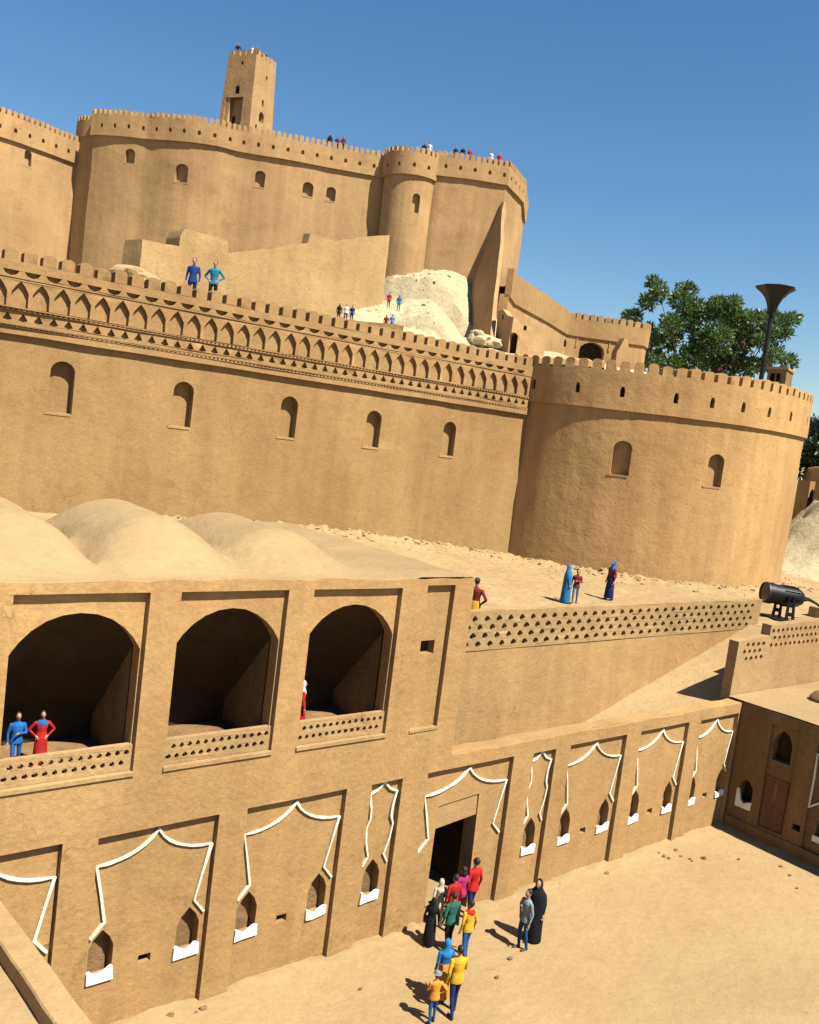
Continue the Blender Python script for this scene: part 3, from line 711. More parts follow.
# buttress spur on the keep
bm = bmesh.new(); rings = []
for z, aL, fx, fd, rx in [(z_, 5.35 - .24 * (38.3 - z_), 5.6 - .012 * (38.3 - z_), 93.42 - .74 * (38.3 - z_), 5.8 + .05 * (38.3 - z_)) for z_ in (38.3, 37.2, 35.5, 33.5, 31.5, 29.5, 27.5, 25, 22, 19)]:
    j_ = lambda: random.uniform(-.12, .12)
    pts = [LD(aL, 94.2), LD(aL, 93.35), LD(fx - .12 + j_(), fd + j_()), LD(fx + .25 + j_(), fd + .1), LD(rx + .3 * j_(), 94.4), LD(rx, 95.2)]
    rings.append([bm.verts.new((q.x, q.y, z + (.5 * j_() if i_ in (2, 3) else 0))) for i_, q in enumerate(pts)])
for a, b in zip(rings, rings[1:]):
    for k in range(6): bm.faces.new((a[k], a[(k + 1) % 6], b[(k + 1) % 6], b[k]))
bm.faces.new(rings[0]); bm.faces.new(rings[-1])
obj('buttress', bm, MUDC, kt)

# watchtower
A_ = R(25); pc = od(249, 131, 94); pc2 = Vector((pc.x, pc.y))
def LDv(a, b): return Vector((UH.x * a + FH.x * b, UH.y * a + FH.y * b))
eL = (LDv(-math.cos(A_), math.sin(A_)), LDv(math.sin(A_), math.cos(A_)))
wt = thing('watchtower', 'tapering square watchtower rising above the citadel, the highest building', 'tower', (pc.x, pc.y, 40))
S_ = 4.3
base = [pc2 + eL[0] * S_, pc2, pc2 + eL[1] * S_, pc2 + eL[0] * S_ + eL[1] * S_]
cen = sum(base, Vector((0, 0))) / 4
wpath = Path([tuple(base[0]), tuple(base[1]), tuple(base[2]), tuple(base[3]), tuple(base[0] + (base[3] - base[0]) * .02)])
ZT0, ZT1 = 40.5, 51.6
def wmap(s, d, z):
    q = wpath.at(min(s, wpath.L), d); k = 1 - .17 * (z - ZT0) / (ZT1 - ZT0)
    q = cen + (q - cen) * k; a = .05 * nz3((q.x, q.y, z), .5, 3)
    return Vector((q.x + a, q.y + a, z))
def wh(px, py): return wpath.hit(px, py)
hs = []
def wrect(px, py, wd, h): s, z = wh(px, py); return arch(s, z - h / 2, wd, z + h * .2, z + h / 2)
# window openings given on the front face (s 0..S_) and the right face (s S_..2 S_)
hs = [arch(2.3, 50.1, .32, 50.3, 50.5), arch(2.05, 47.1, .62, 47.6, 48.0), rect(.55, 3.05, 43.9, 46.75), arch(6.8, 49.2, .32, 49.5, 49.7), arch(6.4, 46.4, .4, 46.9, 47.1), arch(6.35, 44.7, .95, 45.3, 45.8), arch(5.5, 43.6, .3, 44.1, 44.3)]
ol = merlons(0, wpath.L, ZT0, 51.1, 51.65, .9, .28, .12, .2)
obj('tower_shaft', plate_bm(ol, hs, 1.1, wmap, cuts(wpath, .9, 0, wpath.L), [42, 44, 46, 48, 50]), MUDC, wt)
for i, h in enumerate(hs):
    d_ = .70
    obj('window', plate_bm(grow(h, .012), [arch(1.75, 44.25, .6, 44.8, 45.1)] if i == 2 else [], .07, wmap, (), (), d_), MUDC if i == 2 else DEEPSHADE, wt)
obj('window', plate_bm(grow(arch(1.75, 44.25, .6, 44.8, 45.1), .02), [], .07, wmap, (), (), .80), DEEPSHADE, wt)
bm = bmesh.new(); vs = [bm.verts.new((*(cen + (p - cen) * .52), 50.7)) for p in base]; bm.faces.new(vs); obj('roof', bm, MUDC, wt)

# ruined wall pieces in front of the citadel
def ruin(name, label, path, ol, thick, mat, cat='ruin', amp=.18):
    bm = plate_bm(ol, [], thick, pmap(path, amp, .45, random.random() * 50), cuts(path, .9, 0, path.L), lin(ol[0][1], max(q[1] for q in ol), 7)[1:-1])
    o = obj(name, bm, mat, None, angle=45); tag(o, label, cat); return o
def pix_path(p0, p1, d0, d1):
    a, b = od(*p0, d0), od(*p1, d1); return Path([(a.x, a.y), (b.x, b.y)])
pr = pix_path((222, 262), (389, 262), 73, 85)
top = [pr.hit(*q) for q in [(390, 235), (372, 236), (352, 239), (338, 241), (325, 238), (311, 233), (308, 243), (298, 244), (280, 248), (258, 250), (240, 252), (224, 256)]]
bot = [(0, 20.0), (pr.hit(388, 262)[0] + .0, 20.0)]
ruin('ruined_wall', 'long low ruined tan wall with a wavy top below the citadel bastion', pr, bot + [(s, z) for s, z in top], 1.0, MUDX, amp=.10)
pr = pix_path((180, 255), (230, 255), 66, 69)
top = [pr.hit(*q) for q in [(228, 262), (228, 241), (215, 236), (200, 233), (184, 229), (180, 236)]]
ruin('ruined_block', 'taller squarish ruined wall stump behind the two men in blue', pr, [(0, 19), (pr.L, 19)] + top, 2.0, MUDX)
pr = pix_path((141, 255), (183, 255), 63, 66)
top = [pr.hit(*q) for q in [(183, 250), (180, 246), (165, 244), (150, 240), (143, 239), (141, 256)]]
ruin('ruined_block', 'lower ruined wall stump left of the taller one behind the frieze', pr, [(0, 19), (pr.L, 19)] + top, 2.0, MUDX)
def rock(label, p, r, mat=ROCK, group=None, name='boulder'):
    bm = bmesh.new(); bmesh.ops.create_icosphere(bm, subdivisions=3, radius=1)
    sd_ = random.random() * 99
    for v in bm.verts:
        k = 1 + .45 * nz3(v.co, 1.2, sd_) + .22 * nz3(v.co, 2.6, sd_) + .10 * nz3(v.co, 6, sd_)
        v.co = Vector((v.co.x * r[0] * k, v.co.y * r[1] * k, v.co.z * r[2] * k)) + Vector(p)
    return tag(obj(name, bm, mat, None, angle=25), label, 'rock', group)
p = od(134, 269, 60); rock('heap of rubble behind the frieze, left of the ruined stumps', (p.x, p.y, p.z - .4), (1.5, 1.0, .6), DIRT, name='rubble_heap')
pr = pix_path((338, 326), (404, 328), 61, 64)
top = [pr.hit(*q) for q in [(404, 326), (396, 324), (370, 322), (340, 319)]]
ruin('low_platform', 'flat topped low mud platform just behind the frieze merlons', pr, [(0, 18.3), (pr.L, 18.3)] + top, 2.0, SHADY, 'platform', .06)

# outer wall to the right of the keep
pO = CP([(7.3, 93.5), (8.2, 97.5), (12.0, 105.2), (15.0, 112.0), (17.1, 116.8), (19.0, 117.3), (21.5, 117.6), (24.8, 118.0), (27.4, 118.5), (28.3, 120.5)])
m = pmap(pO, .10, .2, 61)
ow = thing('outer_wall', 'far orange outer wall dropping away from the keep towards the tree', 'wall', (*LD(17, 116), 20))
sm_ = pO.s[4]
h = pO.hit(592, 350)
hole = arch(h[0], h[1] - 2.0, 3.3, h[1] - .1, h[1] + 1.0, .15); h2 = pO.hit(565, 342); hole2 = arch(h2[0], h2[1] - .6, .9, h2[1], h2[1] + .5, .5)
obj('wall_body', plate_bm(rect(0, pO.L, 17, 29.3), [hole, hole2], 1.0, m, cuts(pO, 2, 0, pO.L), [21, 25]), MUDC, ow)
obj('niche', plate_bm(grow(hole, .02), [], .08, m, (), (), .9), DEEPSHADE, ow); obj('niche', plate_bm(grow(hole2, .02), [], .08, m, (), (), .7), DEEPSHADE, ow)
obj('arch_band', ribbon([(h[0] - 2.2, h[1] + .1), (h[0] - 2.2, h[1] + 1.5), (h[0] + 2.2, h[1] + 1.5), (h[0] + 2.2, h[1] + .1)], .22, -.12, .14, m), MUDC, ow)
s_m = pO.hit(574, 320)[0]
mm_ = merlons(s_m, pO.L, 29.0, 31.2, 31.95, 1.0, .3, .05)
obj('parapet', plate_bm([(0, 29.0)] + mm_[1:] + [(s_m, 31.7)] + jag((s_m - .1, 31.75), (0, 31.9), 16, .06), [], .7, m, cuts(pO, 2, 0, pO.L), (), -.22), MUDB, ow)
bm = bmesh.new()
q0, q1, q2 = od(617, 358, 114), od(628, 338, 114), od(629, 358, 114)
pa = pix_path((619, 350), (631, 350), 113.0, 113.6)
top = [pa.hit(*q) for q in [(629, 356), (628, 339), (625, 338), (617, 352)]]
obj('side_buttress', plate_bm([(top[3][0], 20), (top[0][0], 20)] + top, [], 1.2, pmap(pa, .05, .5, 3)), MUDL, ow)

# small ruined house between keep and outer wall
pH = Path([tuple(od(*q, d).xy) for q, d in [((497, 330), 82), ((512, 330), 80), ((541, 335), 81.5), ((548, 338), 86)]])
m = pmap(pH, .15, .5, 71)
top = [pH.hit(*q) for q in [(546, 338), (541, 334), (533, 332), (531, 327), (520, 324), (516, 318), (508, 315), (503, 309), (498, 312)]]
hd_ = pH.hit(513, 342); dh = arch(hd_[0], hd_[1] - 1.6, .9, hd_[1] + .5, hd_[1] + .85)
h3 = [pH.hit(*q) for q in [(503, 317), (508, 303 + 14), (525, 328), (529, 333)]]
hol = [dh] + [rect(s - .16, s + .16, z - .2, z + .2) for s, z in h3[:1] + h3[2:3]]
rh = thing('ruined_house', 'small roofless ruined mud house with a dark doorway below the keep', 'ruin', (*pH.at(pH.L / 2), 18))
obj('wall', plate_bm([(0, 17), (pH.L, 17)] + top, hol, .9, m, cuts(pH, .8, 0, pH.L), [19, 21, 23]), MUDC, rh, angle=45)
obj('doorway', plate_bm(grow(dh, .02), [], .08, m, (), (), .75), DEEPSHADE, rh)
for hh in hol[1:]: obj('hole', plate_bm(grow(hh, .012), [], .06, m, (), (), .5), DEEPSHADE, rh)
for px, py, d, r, lb_ in [(489, 342, 78, (1.2, .9, .6), 'pale boulder at the foot of the dark buttress'),
                          (478, 338, 74, (.9, .8, .6), 'small pale boulder left of the one at the buttress foot')]:
    p = od(px, py, d); rock(lb_, p, r)

# ================================================================== FLOODLIGHT, LAMP, TREES
fb = oz(779, 615, 6.95); FZ = 6.97
fl = thing('floodlight', 'black cylindrical garden floodlight with cooling fins on a bracket at the terrace end', 'floodlight', (fb.x, fb.y, FZ))
ax = (UH * -0.95 - FH * 0.10 + ZU * 0.06).normalized()        # towards the lens
cen_f = od(784, 595.5, 46.2); L_ = 2.05; RA_ = .54
bm = bmesh.new()
prof = [(L_ / 2 - .02, RA_ * 1.0), (L_ / 2 - .30, RA_ * 1.02), (L_ / 2 - .32, RA_ * .95), (0, RA_ * .93), (-L_ * .22, RA_ * .93), (-L_ * .36, RA_ * .86), (-L_ * .47, RA_ * .6), (-L_ * .5, RA_ * .35)]
tube(bm, [cen_f + ax * a for a, r in prof], [r for a, r in prof], 28); obj('lamp_body', bm, BLACK, fl)
bm = bmesh.new(); tube(bm, [cen_f + ax * (L_ / 2 - .015), cen_f + ax * (L_ / 2 + .015)], RA_ * .9, 28); obj('lens', bm, GLASS, fl)
bm = bmesh.new(); tube(bm, [cen_f + ax * (L_ / 2 - .02), cen_f + ax * (L_ / 2 + .05)], RA_ * 1.02, 28, cap=False); tube(bm, [cen_f + ax * (L_ / 2 - .02), cen_f + ax * (L_ / 2 + .05)], RA_ * .91, 28, cap=False); obj('rim', bm, DGREY, fl)
sd_ax = ax.cross(ZU).normalized(); ua = sd_ax.cross(ax).normalized()
bm = bmesh.new()
for k in range(10):
    a = 2 * math.pi * k / 10; d_ = sd_ax * math.cos(a) + ua * math.sin(a); tt = ax.cross(d_)
    vs = []
    for l_ in (.18, -.62):
        for r_ in (RA_ * .88, RA_ * 1.04):
            for t_ in (-.02, .02): vs.append(bm.verts.new(cen_f + ax * l_ + d_ * r_ + tt * t_))
    for q in ((0, 1, 3, 2), (4, 6, 7, 5), (0, 4, 5, 1), (2, 3, 7, 6), (0, 2, 6, 4), (1, 5, 7, 3)): bm.faces.new([vs[i] for i in q])
obj('cooling_fins', bm, BLACK, fl)
for s_ in (-1, 1):
    bm = bmesh.new()
    top_ = cen_f - ax * .12 + sd_ax * s_ * RA_ * 1.06; bt = Vector((top_.x, top_.y, FZ + .06)) + ax * (.05 * s_)
    for a0, a1 in ((-.22, -.09), (.09, .22)):
        vs = []
        for p_, k in ((top_ + ZU * .1, .8), (bt, 1.15)):
            for a in (a0, a1):
                for t_ in (-.03, .03): vs.append(bm.verts.new(p_ + ax * a * k + sd_ax * t_))
        for q in ((0, 1, 3, 2), (4, 6, 7, 5), (0, 4, 5, 1), (2, 3, 7, 6), (0, 2, 6, 4), (1, 5, 7, 3)): bm.faces.new([vs[i] for i in q])
    for k in (.30, .75):
        p_ = top_.lerp(bt, k); Rm = Matrix((ax, sd_ax, ax.cross(sd_ax))).transposed().to_4x4(); Rm.translation = p_
        box(bm, (-.14, -.025, -.10), (.14, .025, .10), Rm)
    obj('bracket_arm', bm, BLACK, fl)
bm = bmesh.new(); Rm = Matrix((ax.xy.normalized().to_3d(), sd_ax, ZU)).transposed().to_4x4(); Rm.translation = Vector((cen_f.x, cen_f.y, FZ)) - ax * .1
box(bm, (-.15, -.72, -.05), (.75, .72, .07), Rm); obj('base_plate', bm, BLACK, fl)
bm = bmesh.new(); c0 = cen_f - ax * L_ * .5
pts = [c0, c0 - ax * .35 + ZU * .02, c0 - ax * .8 - ZU * .12, c0 - ax * 1.4 - ZU * .5, c0 - ax * 2.0 - ZU * 1.0, c0 - ax * 3.2 - ZU * 1.25]
tube(bm, pts, [.16, .085, .06, .055, .055, .055], 8); obj('cable', bm, BLACK, fl)
p = oz(817, 617, 6.95); bm = bmesh.new(); box(bm, (p.x - .35, p.y - .3, 6.9), (p.x + .5, p.y + .35, 7.5)); bmesh.ops.bevel(bm, geom=bm.edges[:], offset=.05, segments=2)
tag(obj('stone_block', bm, DIRT), 'small mud block on the terrace at the right edge beside the floodlight', 'block')

# street lamp
KL = .97; lb0 = od(764, 380, 92); lt = od(771.5, 313, 92)
la = thing('street_lamp', 'tall black street lamp with a flared funnel head rising in front of the tree crown', 'street lamp', (lb0.x, lb0.y, 10))
def lamp_loft(bm, rings, seg): loft(bm, [(x, y, lt.z + (z_ - lt.z) * KL, a * KL, b * KL) for x, y, z_, a, b in rings], seg)
bm = bmesh.new(); tube(bm, [(lt.x, lt.y, 8), (lt.x, lt.y, lt.z - 3), (lt.x, lt.y, lt.z + .1)], [.26, .24, .22], 12); obj('pole', bm, BLACK, la)
bm = bmesh.new(); z = lt.z; n8 = 8
lamp_loft(bm, [(lt.x, lt.y, z - .05, .40, .40), (lt.x, lt.y, z + .25, .48, .48), (lt.x, lt.y, z + .8, .60, .60), (lt.x, lt.y, z + 1.5, .92, .92), (lt.x, lt.y, z + 2.1, 1.45, 1.45), (lt.x, lt.y, z + 2.5, 1.98, 1.98)], n8)
obj('lamp_head', bm, BLACK, la, angle=20)
bm = bmesh.new(); lamp_loft(bm, [(lt.x, lt.y, z + 2.48, 2.02, 2.02), (lt.x, lt.y, z + 2.62, 2.12, 2.12), (lt.x, lt.y, z + 2.74, 1.7, 1.7)], n8); obj('lamp_cap', bm, BLACK, la, angle=20)
bm = bmesh.new(); lamp_loft(bm, [(lt.x, lt.y, z - .25, .46, .46), (lt.x, lt.y, z - .05, .46, .46)], 12); obj('collar', bm, BLACK, la)

def leaf_mat(name, c0, c1):
    m = bpy.data.materials.new(name); m.use_nodes = True; n = m.node_tree.nodes; l = m.node_tree.links
    p = n['Principled BSDF']; p.inputs['Roughness'].default_value = .42; p.inputs['Specular IOR Level'].default_value = .4
    g = n.new('ShaderNodeNewGeometry'); r = n.new('ShaderNodeValToRGB'); l.new(g.outputs['Random Per Island'], r.inputs[0])
    r.color_ramp.elements[0].color = (*c0, 1); r.color_ramp.elements[1].color = (*c1, 1)
    l.new(r.outputs[0], p.inputs['Base Color'])
    t = n.new('ShaderNodeBsdfTranslucent'); t.inputs[0].default_value = (c1[0] * 1.3, c1[1] * 1.5, c1[2] * .8, 1)
    mx = n.new('ShaderNodeMixShader'); mx.inputs[0].default_value = .22
    l.new(p.outputs[0], mx.inputs[1]); l.new(t.outputs[0], mx.inputs[2]); l.new(mx.outputs[0], n['Material Output'].inputs[0])
    return m
LEAF = leaf_mat('leaf', (0.014, 0.036, 0.010), (0.075, 0.115, 0.035)); LEAF2 = leaf_mat('dark_leaf', (0.006, 0.018, 0.009), (0.018, 0.038, 0.016))
BARK = plain('bark', (0.05, 0.036, 0.026), .9, .3, 3, .1, bump=.5); FLOWER = plain('flower_red', (0.09, 0.010, 0.014), .6, .2)
def leaves_mesh(clumps, per, ln, wd, rnd):
    V_ = []; F_ = []
    for c, r in clumps:
        for _ in range(int(per * (r ** 1.6))):
            d_ = Vector((rnd.gauss(0, 1), rnd.gauss(0, 1), rnd.gauss(0, 1))).normalized()
            p_ = c + Vector((d_.x, d_.y, d_.z * .85)) * r * (rnd.random() ** .45)
            dr = (d_ + Vector((rnd.gauss(0, .5), rnd.gauss(0, .5), rnd.gauss(0, .5) + .35))).normalized()
            sd2 = dr.cross(Vector((rnd.gauss(0, 1), rnd.gauss(0, 1), rnd.gauss(0, 1)))).normalized(); up_ = sd2.cross(dr)
            L2 = ln * rnd.uniform(.7, 1.3); W2 = wd * rnd.uniform(.8, 1.2); i = len(V_)
            V_ += [p_, p_ + dr * L2 * .45 + sd2 * W2 - up_ * .04, p_ + dr * L2 * .45 - sd2 * W2 - up_ * .04, p_ + dr * L2 - up_ * L2 * .12]
            F_ += [(i, i + 1, i + 3), (i, i + 3, i + 2)]
    me = bpy.data.meshes.new('leaves'); me.from_pydata([tuple(v) for v in V_], [], F_); return me
rnd = random.Random(11)
TD = 126
tree = od(712, 372, TD); t0 = Vector((tree.x, tree.y, 12))
tt = thing('tree', 'leafy green tree with few dark red blossoms, behind the street lamp', 'tree', (t0.x, t0.y, 6))
clumps = []; tips = []
for px, py, r in [(633, 316, 1.3), (648, 300, 1.5), (655, 285, 1.35), (661, 294, 1.1), (645, 330, 1.6), (650, 345, 2.0), (668, 322, 1.8), (672, 338, 2.2), (655, 362, 2.0), (681, 300, 1.5), (686, 289, 1.1), (692, 306, 1.7), (690, 322, 2.1), (700, 338, 2.3), (688, 355, 2.2), (705, 310, 1.7), (718, 303, 1.6), (731, 306, 1.4), (722, 320, 2.2), (718, 340, 2.3), (737, 320, 1.9), (742, 336, 2.0), (735, 354, 2.1), (712, 362, 2.1), (752, 318, 1.5), (765, 322, 1.5), (778, 322, 1.5), (791, 321, 1.1), (785, 331, 1.2), (770, 335, 1.6), (757, 342, 1.6), (775, 354, 1.5), (788, 361, 1.2), (765, 365, 1.5), (748, 366, 1.6), (728, 370, 1.7), (640, 340, 1.2), (640, 360, 1.4), (672, 366, 1.7), (625, 318, .7), (797, 318, .6)]:
    for _ in range(2):
        c = od(px + rnd.uniform(-3, 3), py + rnd.uniform(-3, 3), TD + rnd.uniform(-5, 5)); clumps.append((c, r * 1.15 * rnd.uniform(.55, .85)))
        tips.append(c)
me = leaves_mesh(clumps, 125, .74, .15, rnd); link('crown', me, LEAF, tt)
bm = bmesh.new(); tube(bm, [t0 - ZU * 6, t0, t0 + Vector((.3, .2, 4)), t0 + Vector((.2, 0, 7.5))], [.75, .6, .45, .3], 10); obj('trunk', bm, BARK, tt)
bm = bmesh.new()
for c in tips[::4]:
    a = t0 + Vector((0, 0, rnd.uniform(1, 6.5))); mid = a.lerp(c, .5) + Vector((rnd.uniform(-.6, .6), rnd.uniform(-.6, .6), rnd.uniform(-.8, .3)))
    tube(bm, [a, mid, c], [.2, .11, .04], 6)
obj('limbs', bm, BARK, tt)
bm = bmesh.new()
for px, py in ((648, 348), (752, 351), (744, 342), (721, 369)):
    for _ in range(5):
        c = od(px + rnd.gauss(0, 1.1), py + rnd.gauss(0, 1.3), TD - 5.6); ellipsoid(bm, c, (.17, .17, .14), 6, 4)
obj('blossoms', bm, FLOWER, tt)
# dark evergreen at the right edge, beyond the tower
g0 = od(838, 470, 112); gt = thing('evergreen', 'dark evergreen at the right edge, behind the round tower', 'tree', (g0.x, g0.y, 8))
cl = [(od(832 + rnd.gauss(0, 13), 455 + rnd.gauss(0, 21), 112 + rnd.uniform(-4, 4)), rnd.uniform(1.2, 2.0)) for _ in range(70)]
cl = [c for c in cl if c[0].z < 21.5]
link('crown', leaves_mesh(cl, 70, .8, .16, rnd), LEAF2, gt)
bm = bmesh.new(); tube(bm, [(g0.x, g0.y, 5), (g0.x, g0.y, 12), (g0.x, g0.y, 18)], [.7, .6, .2], 8); obj('trunk', bm, BARK, gt)
# far brown wall at the right edge
a, b = od(800, 490, 92), od(850, 492, 92)
fp = Path([tuple(od(801, 488, 116).xy), tuple(od(812, 492, 94).xy), tuple(od(850, 500, 72).xy)])
zt = fp.hit(812, 468)[1]
tag(obj('boundary_wall', plate_bm(merlons(0, fp.L, 6, zt - .3, zt + .1, .8, .25), [], .6, pmap(fp, .05, .4, 2), cuts(fp, 1, 0, fp.L), [9, 12]), SHADY), 'shaded brown boundary wall at the right edge below the evergreen', 'wall')
p = od(806, 486, 84); bm = bmesh.new(); box(bm, (p.x - .7, p.y - .7, 6), (p.x + .3, p.y + .5, p.z + .5)); tag(obj('wall_stub', bm, MUD), 'small mud stub jutting out behind the round tower at its right', 'wall')

# wind tower house behind the round tower
pw = od(778, 384, 76); wh_ = thing('wind_tower', 'small square mud wind tower with two dark openings, above the round tower rim', 'tower', (pw.x, pw.y, 12))
wp = Path([tuple(od(*q, d).xy) for q, d in [((766.5, 380), 76.3), ((785, 384), 75.2), ((791.5, 384), 77.5)]])
m = pmap(wp, .03, .6, 4); ztp = wp.hit(776, 369)[1]; zb_ = ztp - 6
ho = [rect(*(lambda s: (s - .22, s + .22))(wp.hit(x, 377)[0]), wp.hit(775, 381)[1], wp.hit(775, 373)[1]) for x in (772.5, 779)]
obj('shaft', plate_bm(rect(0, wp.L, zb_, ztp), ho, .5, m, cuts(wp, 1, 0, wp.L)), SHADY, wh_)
for hh in ho: obj('opening', plate_bm(grow(hh, .015), [], .05, m, (), (), .42), DEEPSHADE, wh_)
obj('cap', plate_bm(rect(-.1, wp.L + .1, ztp - .02, ztp + .18), [], 1.9, m, cuts(wp, 1, 0, wp.L), (), -.1), MUD, wh_)

# ================================================================== PEOPLE
def person(label, loc, rz, h=1.72, top=BLUE, bottom=NAVY, hair='short', arms=('down', 'down'), stride=.10, robe=None, chador=None, scarf=None, near=True, group=None, collar=None, cap=None, beard=False, legskin=False, sit=0):
    P = thing('person', label, 'person', loc, rz, group)
    k = h / 1.75; vox = .013 if near else .026
    bm = bmesh.new(); prims = []       # (a, b, ra, rb, mat)
    def cap_(a, b, ra, rb, mi, seg=10):
        a, b = Vector(a), Vector(b); tube(bm, [a, b], [ra, rb], seg); ellipsoid(bm, a, (ra,) * 3, 8, 6); ellipsoid(bm, b, (rb,) * 3, 8, 6); prims.append((a, b, ra, rb, mi))
    # legs
    for s_ in (-1, 1):
        yo = stride * s_
        hip = (s_ * .088, 0, .93); kn = (s_ * .098, yo * .55 - .03, .50); an = (s_ * .10, yo + .035, .09)
        cap_(hip, kn, .088, .062, 1); cap_(kn, an, .060, .042, 1)
        cap_((an[0], an[1] + .02, .045), (an[0] + s_ * .015, an[1] - .175, .035), .042, .034, 2)
    loft(bm, [(0, 0, .80, .12, .09), (0, 0, .835, .185, .132), (0, .005, .90, .182, .130), (0, .005, 1.0, .160, .116), (0, 0, 1.12, .145, .105), (0, 0, 1.26, .172, .12), (0, .005, 1.37, .188, .118), (0, .01, 1.43, .15, .095), (0, .01, 1.47, .07, .065)], 16)
    prims.append((Vector((0, 0, .97)), Vector((0, 0, 1.38)), .15, .16, 0)); prims.append((Vector((-.06, 0, .90)), Vector((.06, 0, .90)), .11, .11, 1))
    cap_((0, .012, 1.44), (0, -.005, 1.56), .056, .052, 3)
    ellipsoid(bm, (0, -.008, 1.645), (.076, .096, .112), 14, 10); ellipsoid(bm, (0, -.035, 1.575), (.052, .06, .05), 10, 8)
    tube(bm, [(0, -.098, 1.665), (0, -.122, 1.625), (0, -.098, 1.612)], [.010, .017, .013], 6)
    for s_ in (-1, 1): ellipsoid(bm, (s_ * .078, .005, 1.64), (.012, .022, .032), 6, 5)
    prims.append((Vector((0, -.01, 1.56)), Vector((0, -.01, 1.68)), .085, .095, 3))
    fing = []
    for s_, pose in zip((-1, 1), arms):
        sh = Vector((s_ * .185, .005, 1.385))
        el, wr = {'down': ((.245, .04, 1.12), (.25, -.03, .88)), 'hips': ((.37, .07, 1.15), (.19, -.05, .99)), 'fold': ((.25, -.02, 1.13), (.02, -.19, 1.17)), 'up': ((.30, -.16, 1.30), (.20, -.33, 1.50)),
                  'fwd': ((.24, -.06, 1.12), (.20, -.30, 1.10)), 'back': ((.25, .13, 1.13), (.10, .19, .94))}[pose]
        el = Vector((el[0] * s_, *el[1:])); wr = Vector((wr[0] * s_, *wr[1:]))
        cap_(sh, el, .058, .044, 0); cap_(el, wr, .042, .030, 0)
        hd2 = (wr - el).normalized(); hc = wr + hd2 * .055; cap_(wr, wr + hd2 * .085, .026, .034, 3, 8)
        ac = hd2.cross(Vector((0, 1, .2))).normalized()
        fing.append((wr, hd2, ac, s_))
    me = bpy.data.meshes.new('body'); bm.to_mesh(me); bm.free()
    tmp = bpy.data.objects.new('tmp', me); COL.objects.link(tmp)
    md = tmp.modifiers.new('r', 'REMESH'); md.mode = 'VOXEL'; md.voxel_size = vox
    ms = tmp.modifiers.new('s', 'SMOOTH'); ms.factor = .5; ms.iterations = 2
    dg = bpy.context.evaluated_depsgraph_get(); ev = tmp.evaluated_get(dg); me2 = bpy.data.meshes.new_from_object(ev)
    bpy.data.objects.remove(tmp); bpy.data.meshes.remove(me)
    def near_mat(c):
        best = (9, 0)
        for a, b, ra, rb, mi in prims:
            ab_ = b - a; t = max(0, min(1, (c - a).dot(ab_) / max(ab_.length_squared, 1e-9)))
            dd = (c - a - ab_ * t).length - (ra + (rb - ra) * t)
            if dd < best[0]: best = (dd, mi)
        if best[1] in (0, 1) and abs(c.x) < .21 and .72 < c.z < 1.05: return 0 if c.z > .845 else 1
        return best[1]
    me2.materials.clear()
    for f in me2.polygons:
        c = f.center; f.material_index = near_mat(c); f.use_smooth = True
    # fingers rooted in the palms join the body mesh
    bm = bmesh.new(); bm.from_mesh(me2); bpy.data.meshes.remove(me2)
    if near:
        for wr, hd2, ac, s_ in fing:
            nrm = hd2.cross(ac)
            for q, (o_, ln_) in enumerate(((-.026, .062), (-.009, .074), (.009, .070), (.026, .056))):
                r0 = wr + hd2 * .095 + ac * o_; r1 = r0 + hd2 * ln_ * .55 + nrm * .006; r2 = r1 + hd2 * ln_ * .4 + nrm * .022
                tube(bm, [r0, r1, r2], [.0095, .009, .0065], 6, 3)
            r0 = wr + hd2 * .045 - ac * .028; tube(bm, [r0, r0 - ac * .03 + hd2 * .03, r0 - ac * .034 + hd2 * .062], [.012, .011, .008], 6, 3)
        for s_ in (-1, 1):
            ellipsoid(bm, (s_ * .030, -.098, 1.652), (.011, .008, .008), 6, 4, 4)
        ellipsoid(bm, (0, -.094, 1.578), (.022, .006, .005), 6, 4, 5)
    for v in bm.verts: v.co *= k
    me3 = bpy.data.meshes.new('body'); bm.to_mesh(me3); bm.free()
    b_ = link('body', me3, [cloth(top), cloth(bottom), SHOE, SKIN, HAIR, cloth(DRED)], P, world=False)
    def child(name, bm2, mat):
        for v in bm2.verts: v.co *= k
        return obj(name, bm2, mat, P, world=False, angle=60)
    if robe:
        bm2 = bmesh.new(); yo = stride * .4
        loft(bm2, [(0, 0, .10, .20, .19), (0, 0, .14, .215, .20), (0, 0, .5, .20, .175), (0, .005, .9, .185, .14), (0, 0, 1.02, .165, .125), (0, 0, 1.08, .15, .11)], 20)
        for v in bm2.verts:
            a = math.atan2(v.co.y, v.co.x); v.co.xy *= 1 + .05 * math.cos(a * 6) * max(0, (1 - v.co.z))
        child('skirt', bm2, cloth(robe))
    if chador:
        bm2 = bmesh.new()
        loft(bm2, [(0, .03, .05, .25, .22), (0, .03, .09, .26, .23), (0, .03, .45, .25, .21), (0, .02, .8, .25, .20), (0, .02, 1.05, .27, .19), (0, .02, 1.25, .275, .175), (0, .02, 1.38, .245, .15), (0, .025, 1.46, .16, .125), (0, .028, 1.54, .105, .105), (0, .030, 1.64, .102, .108), (0, .03, 1.72, .082, .092), (0, .03, 1.775, .035, .04)], 22)
        for v in bm2.verts:
            a = math.atan2(v.co.y, v.co.x); v.co.xy *= 1 + .045 * math.cos(a * 7 + v.co.z * 2) * max(0, min(1, 1.5 - v.co.z))
        child('chador', bm2, cloth(chador))
    elif scarf:
        bm2 = bmesh.new()
